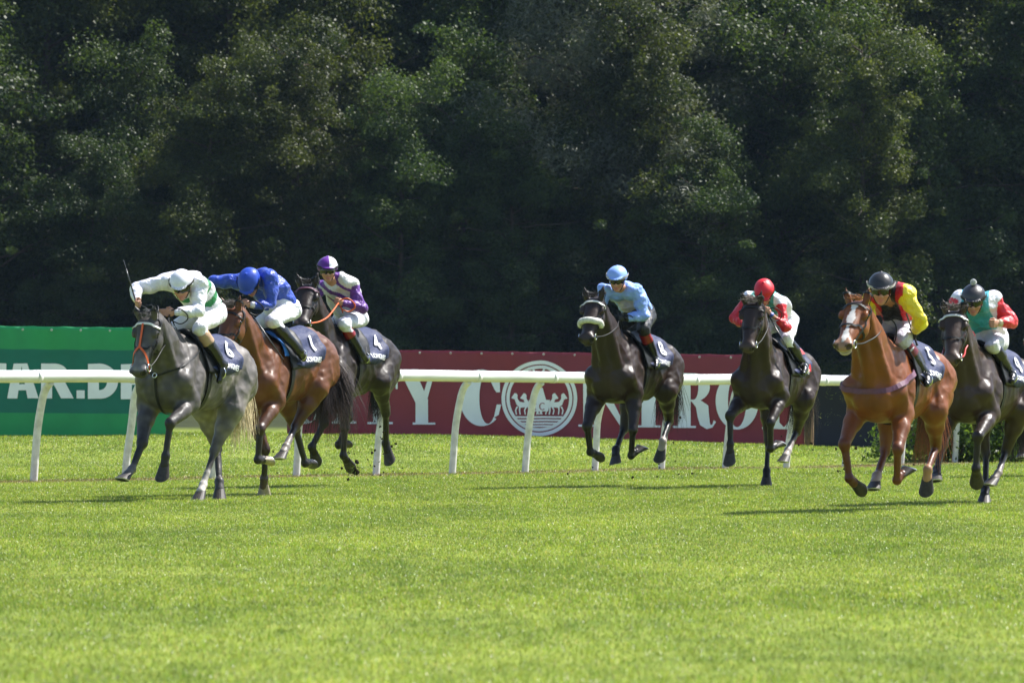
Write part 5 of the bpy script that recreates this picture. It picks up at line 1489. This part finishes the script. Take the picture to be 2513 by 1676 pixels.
def blob_leaves(cs, rs, per, size, asp, rg, squash=.8):
    C = []; Dn = []; tn = []
    for c, r in zip(cs, rs):
        k = max(20, int(per * r * r))
        d = rg.normal(size=(k, 3)); d /= np.linalg.norm(d, axis=1, keepdims=True)
        rad = r * (.22 + .92 * rg.random(k) ** .6) * np.where(rg.random(k) < .12, rg.uniform(1.0, 1.5, k), 1.0)
        lump = 1 + .22 * vnoise(d + c, 3.0, int(abs(c[0] * 37 + c[2] * 11)) % 97)
        st_ = np.array([rg.uniform(.75, 1.4), rg.uniform(.75, 1.4), squash * rg.uniform(.65, 1.15)]); q_ = d * (rad * lump)[:, None] * st_; q_[:, 2] -= .25 * (q_[:, 0] ** 2 + q_[:, 1] ** 2) / r; C.append(c + q_); Dn.append(d * .8 + (0, 0, .45)); tn.append(np.clip(rg.normal(.45, .2, k) + rg.normal() * .18, 0, 1))
    C = np.concatenate(C); return leaf_mesh(C, np.concatenate(Dn), size, asp, rg, np.concatenate(tn))
M_bark = mat_simple('bark', (.075, .058, .046), .9, .2, noise=.4, nscale=9, bump=.7, bscale=14, bdist=.05, stretch=(1, 1, .2))
M_pine = mat_simple('pine_bark', (.085, .060, .048), .9, .2, noise=.4, nscale=7, bump=.7, bscale=12, bdist=.05, stretch=(1, 1, .25))
M_leafA = mat_leaf('oak_leaves', (.025, .042, .014), (.092, .108, .022)); M_leafB = mat_leaf('maple_leaves', (.022, .044, .016), (.074, .108, .024))
M_leafC = mat_leaf('willow_leaves', (.085, .10, .070), (.17, .185, .125), .3); M_leafD = mat_leaf('pine_needles', (.018, .032, .018), (.042, .060, .030), .2)
M_bush = mat_leaf('bush_leaves', (.055, .10, .020), (.17, .25, .045), .5, .35)

def tree_proto(kind, seed):
    """tapered bent trunk with limbs, crown of leafy clumps along the limbs; crown and trunk are parts"""
    rg = np.random.default_rng(seed)
    H = {'broad': 17, 'round': 14, 'willow': 16, 'pine': 20}[kind] * rg.uniform(.92, 1.1)
    mb = MB()
    lean = rg.normal(size=2) * .05 * H
    tp = lambda t: np.array([lean[0] * t * t + .15 * math.sin(t * 5 + seed), lean[1] * t * t, H * .93 * t])
    r0 = {'broad': .26, 'round': .20, 'willow': .24, 'pine': .20}[kind]
    ts = np.linspace(0, 1, 12)
    mb.tube([tp(t) for t in ts], [r0 * (1.25 if t == 0 else 1) * (1 - .88 * t) for t in ts], 9)
    cs, rs = [], []
    start = {'broad': .08, 'round': .06, 'willow': .16, 'pine': .34}[kind]
    nl = {'broad': 54, 'round': 48, 'willow': 34, 'pine': 34}[kind]
    for i in range(nl):
        t = start + (1 - start) * (i + rg.random() * .7) / nl
        b0 = tp(t); az = i * 2.4 + rg.normal() * .4
        prof = {'broad': math.sin(math.pi * min(1, .20 + .80 * (t - start) / (1 - start)) ** .8), 'round': math.sin(math.pi * (.15 + .82 * (t - start) / (1 - start))), 'willow': math.sin(math.pi * (.2 + .75 * (t - start) / (1 - start))), 'pine': .35 + .65 * (1 - (t - start) / (1 - start))}[kind]
        L = rg.choice([.8, 1.0, 1.0, 1.22]) * {'broad': 4.0, 'round': 3.6, 'willow': 3.9, 'pine': 2.7}[kind] * max(.55 if kind in ('broad', 'round') else .3, prof) * rg.uniform(.75, 1.2)
        up = {'broad': .35, 'round': .30, 'willow': .75, 'pine': .02}[kind] + rg.normal() * .15
        d = nrm([math.cos(az), math.sin(az), up]); p = [b0]
        for q in (.35, .7, 1.0):
            sag = {'broad': -.05, 'round': -.05, 'willow': -.35, 'pine': -.12}[kind] * q * q
            p.append(b0 + d * L * q + np.array([0, 0, sag * L]) + rg.normal(size=3) * .10 * L * q * .5)
        mb.tube(p, [r0 * .32 * (1 - .7 * t) + .012, .045, .028, .012], 5, cap=False)
        for q in ((.35, .6, .85, 1.05) if kind != 'pine' else (.55, .85, 1.05)):
            k = min(3, int(q * 3)); c = p[k] * (1 - .3) + p[min(3, k + 1)] * .3 + rg.normal(size=3) * (.30 + .35 * q)
            cs.append(c); rs.append((.34 + .85 * rg.random() ** 1.6) * {'broad': 1.0, 'round': .95, 'willow': .95, 'pine': .66}[kind])
        if kind == 'willow':
            for _ in range(2): cs.append(p[3] + rg.normal(size=3) * .5 - (0, 0, rg.uniform(.5, 1.6))); rs.append(rg.uniform(.5, .8))
    size, asp, per, mt = {'broad': (.070, .62, 820, M_leafA), 'round': (.066, .7, 880, M_leafB), 'willow': (.085, .20, 1200, M_leafC), 'pine': (.10, .16, 1100, M_leafD)}[kind]
    V, Q, C = blob_leaves(cs, rs, per, size, asp, rg, .78 if kind != 'willow' else 1.1)
    root = empty("tree")
    mb.build("trunk", M_pine if kind == 'pine' else M_bark, root)
    mesh_obj("crown", V, Q, mt, root, False, C)
    return root
def copy_tree_of(o):
    r = o.copy(); COL.objects.link(r)
    for ch in list(o.children):
        c = ch.copy(); COL.objects.link(c); c.parent = r; c.matrix_parent_inverse = ch.matrix_parent_inverse
    return r
protos = {}
def place_tree(kind, var, x, y, rz, sc, label, group):
    key = (kind, var)
    if key not in protos: o = protos[key] = tree_proto(kind, 100 + var * 17 + len(kind))
    else: o = copy_tree_of(protos[key])
    o.location = (x, y, float(gz(x, y)) - .1); o.rotation_euler = (0, 0, rz); o.scale = (sc, sc, sc)
    tag(o, label, "tree", group)
    return o
rg = np.random.default_rng(23)
GF, GB = "trees along the front edge of the wood", "trees deeper in the wood behind"
# front row, from left to right by photo position
front = [('round', 1, 980, 101.5, .62), ('broad', 1, 720, 102, .60), ('round', 0, 1260, 101.5, .58), ('broad', 2, 1590, 102.5, .72), ('round', 2, 1720, 101.5, .60), ('round', 1, 1930, 104, .80), ('broad', 1, 2120, 102, .62), ('round', 0, 2310, 103, .75), ('broad', 0, 480, 101.5, .58), ('round', 2, 200, 101.5, .55), ('round', 0, -60, 102.5, .95), ('broad', 1, 215, 110, 1.05), ('broad', 2, 690, 110, 1.1), ('round', 1, 980, 110, 1.1), ('round', 0, 1180, 111, 1.1), ('broad', 0, 1680, 110, 1.0), ('round', 2, 2500, 111, 1.1),  ('broad', 0, 90, 106, 1.02), ('round', 1, 330, 104, .70), ('broad', 1, 560, 107, 1.0), ('broad', 2, 830, 105, .86), ('round', 2, 1130, 104, .80),
         ('broad', 0, 1300, 109, .95), ('willow', 0, 1475, 103.5, 1.05), ('round', 0, 1440, 104, .50), ('round', 2, 1845, 105, .95), ('broad', 1, 2010, 110, 1.0), ('broad', 0, 2205, 107, 1.0), ('broad', 2, 2390, 108, 1.0), ('round', 1, 2600, 104, .95)]
flabel = ["small tree in front of the wood above the left part of the red banner", "small leafy tree above the purple capped rider", "small rounded tree above the round emblem", "mid sized tree above the light blue rider", "small rounded tree just left of the red capped rider", "mid sized rounded tree between the red and black capped riders", "small dark tree behind the black capped rider", "mid sized rounded tree left of the last rider", "small tree behind the blue rider", "small rounded tree above the lettering of the green banner", "bright leafy tree cut by the left edge of the picture", "tall dark tree rising behind the leading grey horse", "tall tree in the second line above the purple capped rider", "tall tree right of the sunlit yellowish tree", "tall dark tree behind the pointed sunlit tree", "dark tree just right of the willow", "tall tree in the second line at the right edge",  "tall dark tree over the green banner", "lower rounded tree with sunlit right side above the leading grey horse", "tall dark green tree above the blue rider",
          "dense tree with yellowish sunlit tips left of centre", "rounded tree with pointed sunlit top near the middle of the wood", "dark tall tree just behind the grey green willow", "feathery grey green willow with leaning dark limbs", "low dark leafy tree under the willow",
          "rounded dark tree above the red capped rider", "dark broadleaf tree beside the deep gap in the wood", "tall dark tree above the yellow sleeved rider", "tall dark tree above the right hand horse", "leafy tree at the far right edge of the wood"]
for (kd, v, xp, D, s), lb in zip(front, flabel):
    D = 152 + (D - 102.5) * 1.7
    place_tree(kd, v, (xp - CXP) * D / LENS_PX, D, rg.uniform(0, 6.28), s * .98, lb, GF)
for row, (D, n, s0) in enumerate(((163, 15, .95), (171, 16, 1.0), (180, 16, 1.1), (190, 17, 1.15), (201, 17, 1.25))):
    for i in range(n):
        xp = -250 + (3000 / (n - 1)) * i + rg.normal() * 50
        kd = ('broad', 'round', 'broad', 'round')[rg.integers(0, 4)]
        place_tree(kd, int(rg.integers(0, 3)), (xp - CXP) * D / LENS_PX, D + rg.normal() * 1.5, rg.uniform(0, 6.28), s0 * rg.uniform(.9, 1.15),
                   "dark tree deeper in the wood, half hidden behind the front trees", GB)

def bush(name, x, y, w, h, d, per, size, label, group, mt, cat="bush", seed=0):
    rg = np.random.default_rng(300 + seed)
    r = empty(name, (x, y, float(gz(x, y)) - .05)); tag(r, label, cat, group)
    n = int(10 + 26 * w * h / 4); cs, rs = [], []
    mb = MB()
    for i in range(n):
        px_, py_ = rg.uniform(-.5, .5) * w, rg.uniform(-.5, .5) * d
        top = h * (1 - .5 * (2 * px_ / w) ** 4) * rg.uniform(.35, 1.0)
        c = np.array([px_, py_, top - .12]); cs.append(c); rs.append(rg.uniform(.16, .30) * (h ** .6))
        mb.tube([(px_ * .5, py_ * .5, 0), (px_ * .8, py_ * .8, top * .6), c], [.02, .014, .006], 4, cap=False)
    for i in range(int(n * .7)): cs.append(np.array([rg.uniform(-.48, .48) * w, rg.uniform(-.5, .5) * d, rg.uniform(.05, .45) * h])); rs.append(rg.uniform(.16, .30) * h ** .6)
    V, Q, C = blob_leaves(cs, rs, per, size, .55, rg)
    mb.build("stems", M_bark, r); mesh_obj("foliage", V, Q, mt, r, False, C)
    return r
bush("bush", 6.5, 77.4, 1.7, 1.25, .9, 2600, .035, "leafy green bush behind the rail under the right hand horses", "bushes behind the rail", M_bush, seed=1)
bush("bush", 7.7, 77.6, 1.6, 1.45, .9, 2600, .035, "leafy green bush behind the rail at the right edge", "bushes behind the rail", M_bush, seed=2)

# thin summer air between the camera and the wood
mh = bpy.data.materials.new("thin_air"); mh.use_nodes = True; nt = mh.node_tree
nt.nodes.remove(nt.nodes["Principled BSDF"])
pv = N(nt, 'ShaderNodeVolumePrincipled'); pv.inputs['Color'].default_value = (.50, .72, 1.0, 1); pv.inputs['Density'].default_value = .00008
nt.links.new(pv.outputs[0], nt.nodes['Material Output'].inputs['Volume'])
mb = MB(); mb.box((0, 120, 34), (296, 376, 72)); hz = mb.build("haze", mh, None, False); tag(hz, kind="stuff")
# ------------------------------------------------------------------ turf thrown up by the hooves
M_soil = mat_simple('dark_soil', (.022, .016, .010), .95, .1, noise=.4, nscale=50)
M_cut = mat_simple('torn_grass', (.22, .26, .05), .7, .2, noise=.4, nscale=50)
def lump_mesh(name, seed, r, mats, grassy):
    rg = np.random.default_rng(seed)
    S = Sdf()
    for i in range(5): S.el(rg.normal(size=3) * r * .45, r * rg.uniform(.35, .7, 3), r * .3)
    V, Q = S.mesh(r * .14)
    V = V + S.grad(V, r * .05)[1] * (r * .12 * vnoise(V / r, 5, seed))[:, None]
    V = list(V); F = [tuple(q) for q in Q]; M = [0] * len(F)
    for i in range(grassy):
        d = nrm(rg.normal(size=3)); s = np.cross(d, rg.normal(size=3)); s = nrm(s) * .003; k = len(V)
        L = r * rg.uniform(1.2, 2.6)
        V += [d * r * .4 - s, d * r * .4 + s, d * L]; F.append((k, k + 1, k + 2)); M.append(1)
    return V, F, M
first = {}
rg = np.random.default_rng(31)
spots = [(930, 60, 1095, 55, 58.5, 34, 0), (900, 40, 1160, 20, 57.0, 12, 0), (1640, 50, 1110, 45, 57.5, 12, 0), (1500, 60, 1150, 25, 57.5, 6, 0), (2065, 35, 1130, 40, 46.5, 10, 0), (2020, 26, 1000, 42, 60.5, 22, 1), (1960, 30, 1090, 30, 59.5, 8, 0), (2300, 60, 1150, 40, 49.5, 8, 0), (700, 50, 1120, 40, 54.5, 6, 0)]
for cx, sx_, cy, sy2, D, n, gk in spots:
    for i in range(n):
        D_ = D + rg.normal() * .5
        p = px(cx + rg.normal() * sx_, min(cy + rg.normal() * sy2, 1185), D_)
        if p[2] < float(gz(p[0], p[1])) + .05: p[2] = float(gz(p[0], p[1])) + .06 + .2 * rg.random()
        k = (gk, int(rg.integers(0, 3)))
        if k not in first:
            if gk == 0: V, F, M = lump_mesh("turf_fleck", 40 + k[1], .014, None, 2)
            else:
                V, F, M = [], [], []
                for q in range(1 + k[1] % 2):
                    c0 = np.array([q * .03, 0, q * .02])
                    a = np.linspace(0, 1.6, 6)
                    for j, t in enumerate(a): V += [c0 + (.05 * math.cos(t), .004 * t, .05 * math.sin(t) - .002), c0 + (.05 * math.cos(t) * .93, .004 * t, .05 * math.sin(t) * .93 + .003)]
                    b0 = len(V) - 12
                    F += [(b0 + 2 * j, b0 + 2 * j + 1, b0 + 2 * j + 3, b0 + 2 * j + 2) for j in range(5)]
                M = [1] * len(F)
            o = first[k] = mesh_obj("turf_fleck" if gk == 0 else "grass_blade", V, F, [M_soil, M_cut], None, False, None, M)
        else:
            o = first[k].copy(); COL.objects.link(o)
        o.location = p; o.rotation_euler = tuple(rg.uniform(0, 6.28, 3)); s_ = rg.uniform(.35, 1.3); o.scale = (s_, s_, s_ * rg.uniform(.6, 1.2))
        if gk == 0: tag(o, "tiny dark fleck of turf thrown into the air by the hooves", "turf fleck", "flecks of turf in the air")
        else: tag(o, "torn blade of grass flying behind the red capped rider's horse", "grass blade", "torn grass blades in the air")
V, F, M = lump_mesh("clod", 77, .055, None, 40)
cl = mesh_obj("turf_clod", V, F, [M_soil, M_cut], None, False, None, M)
hl = POSES['black']; cl.location = px(874, 1148, 57.0)
tag(cl, "big clod of turf breaking away under a front hoof of the horse behind the bay", "turf clod")
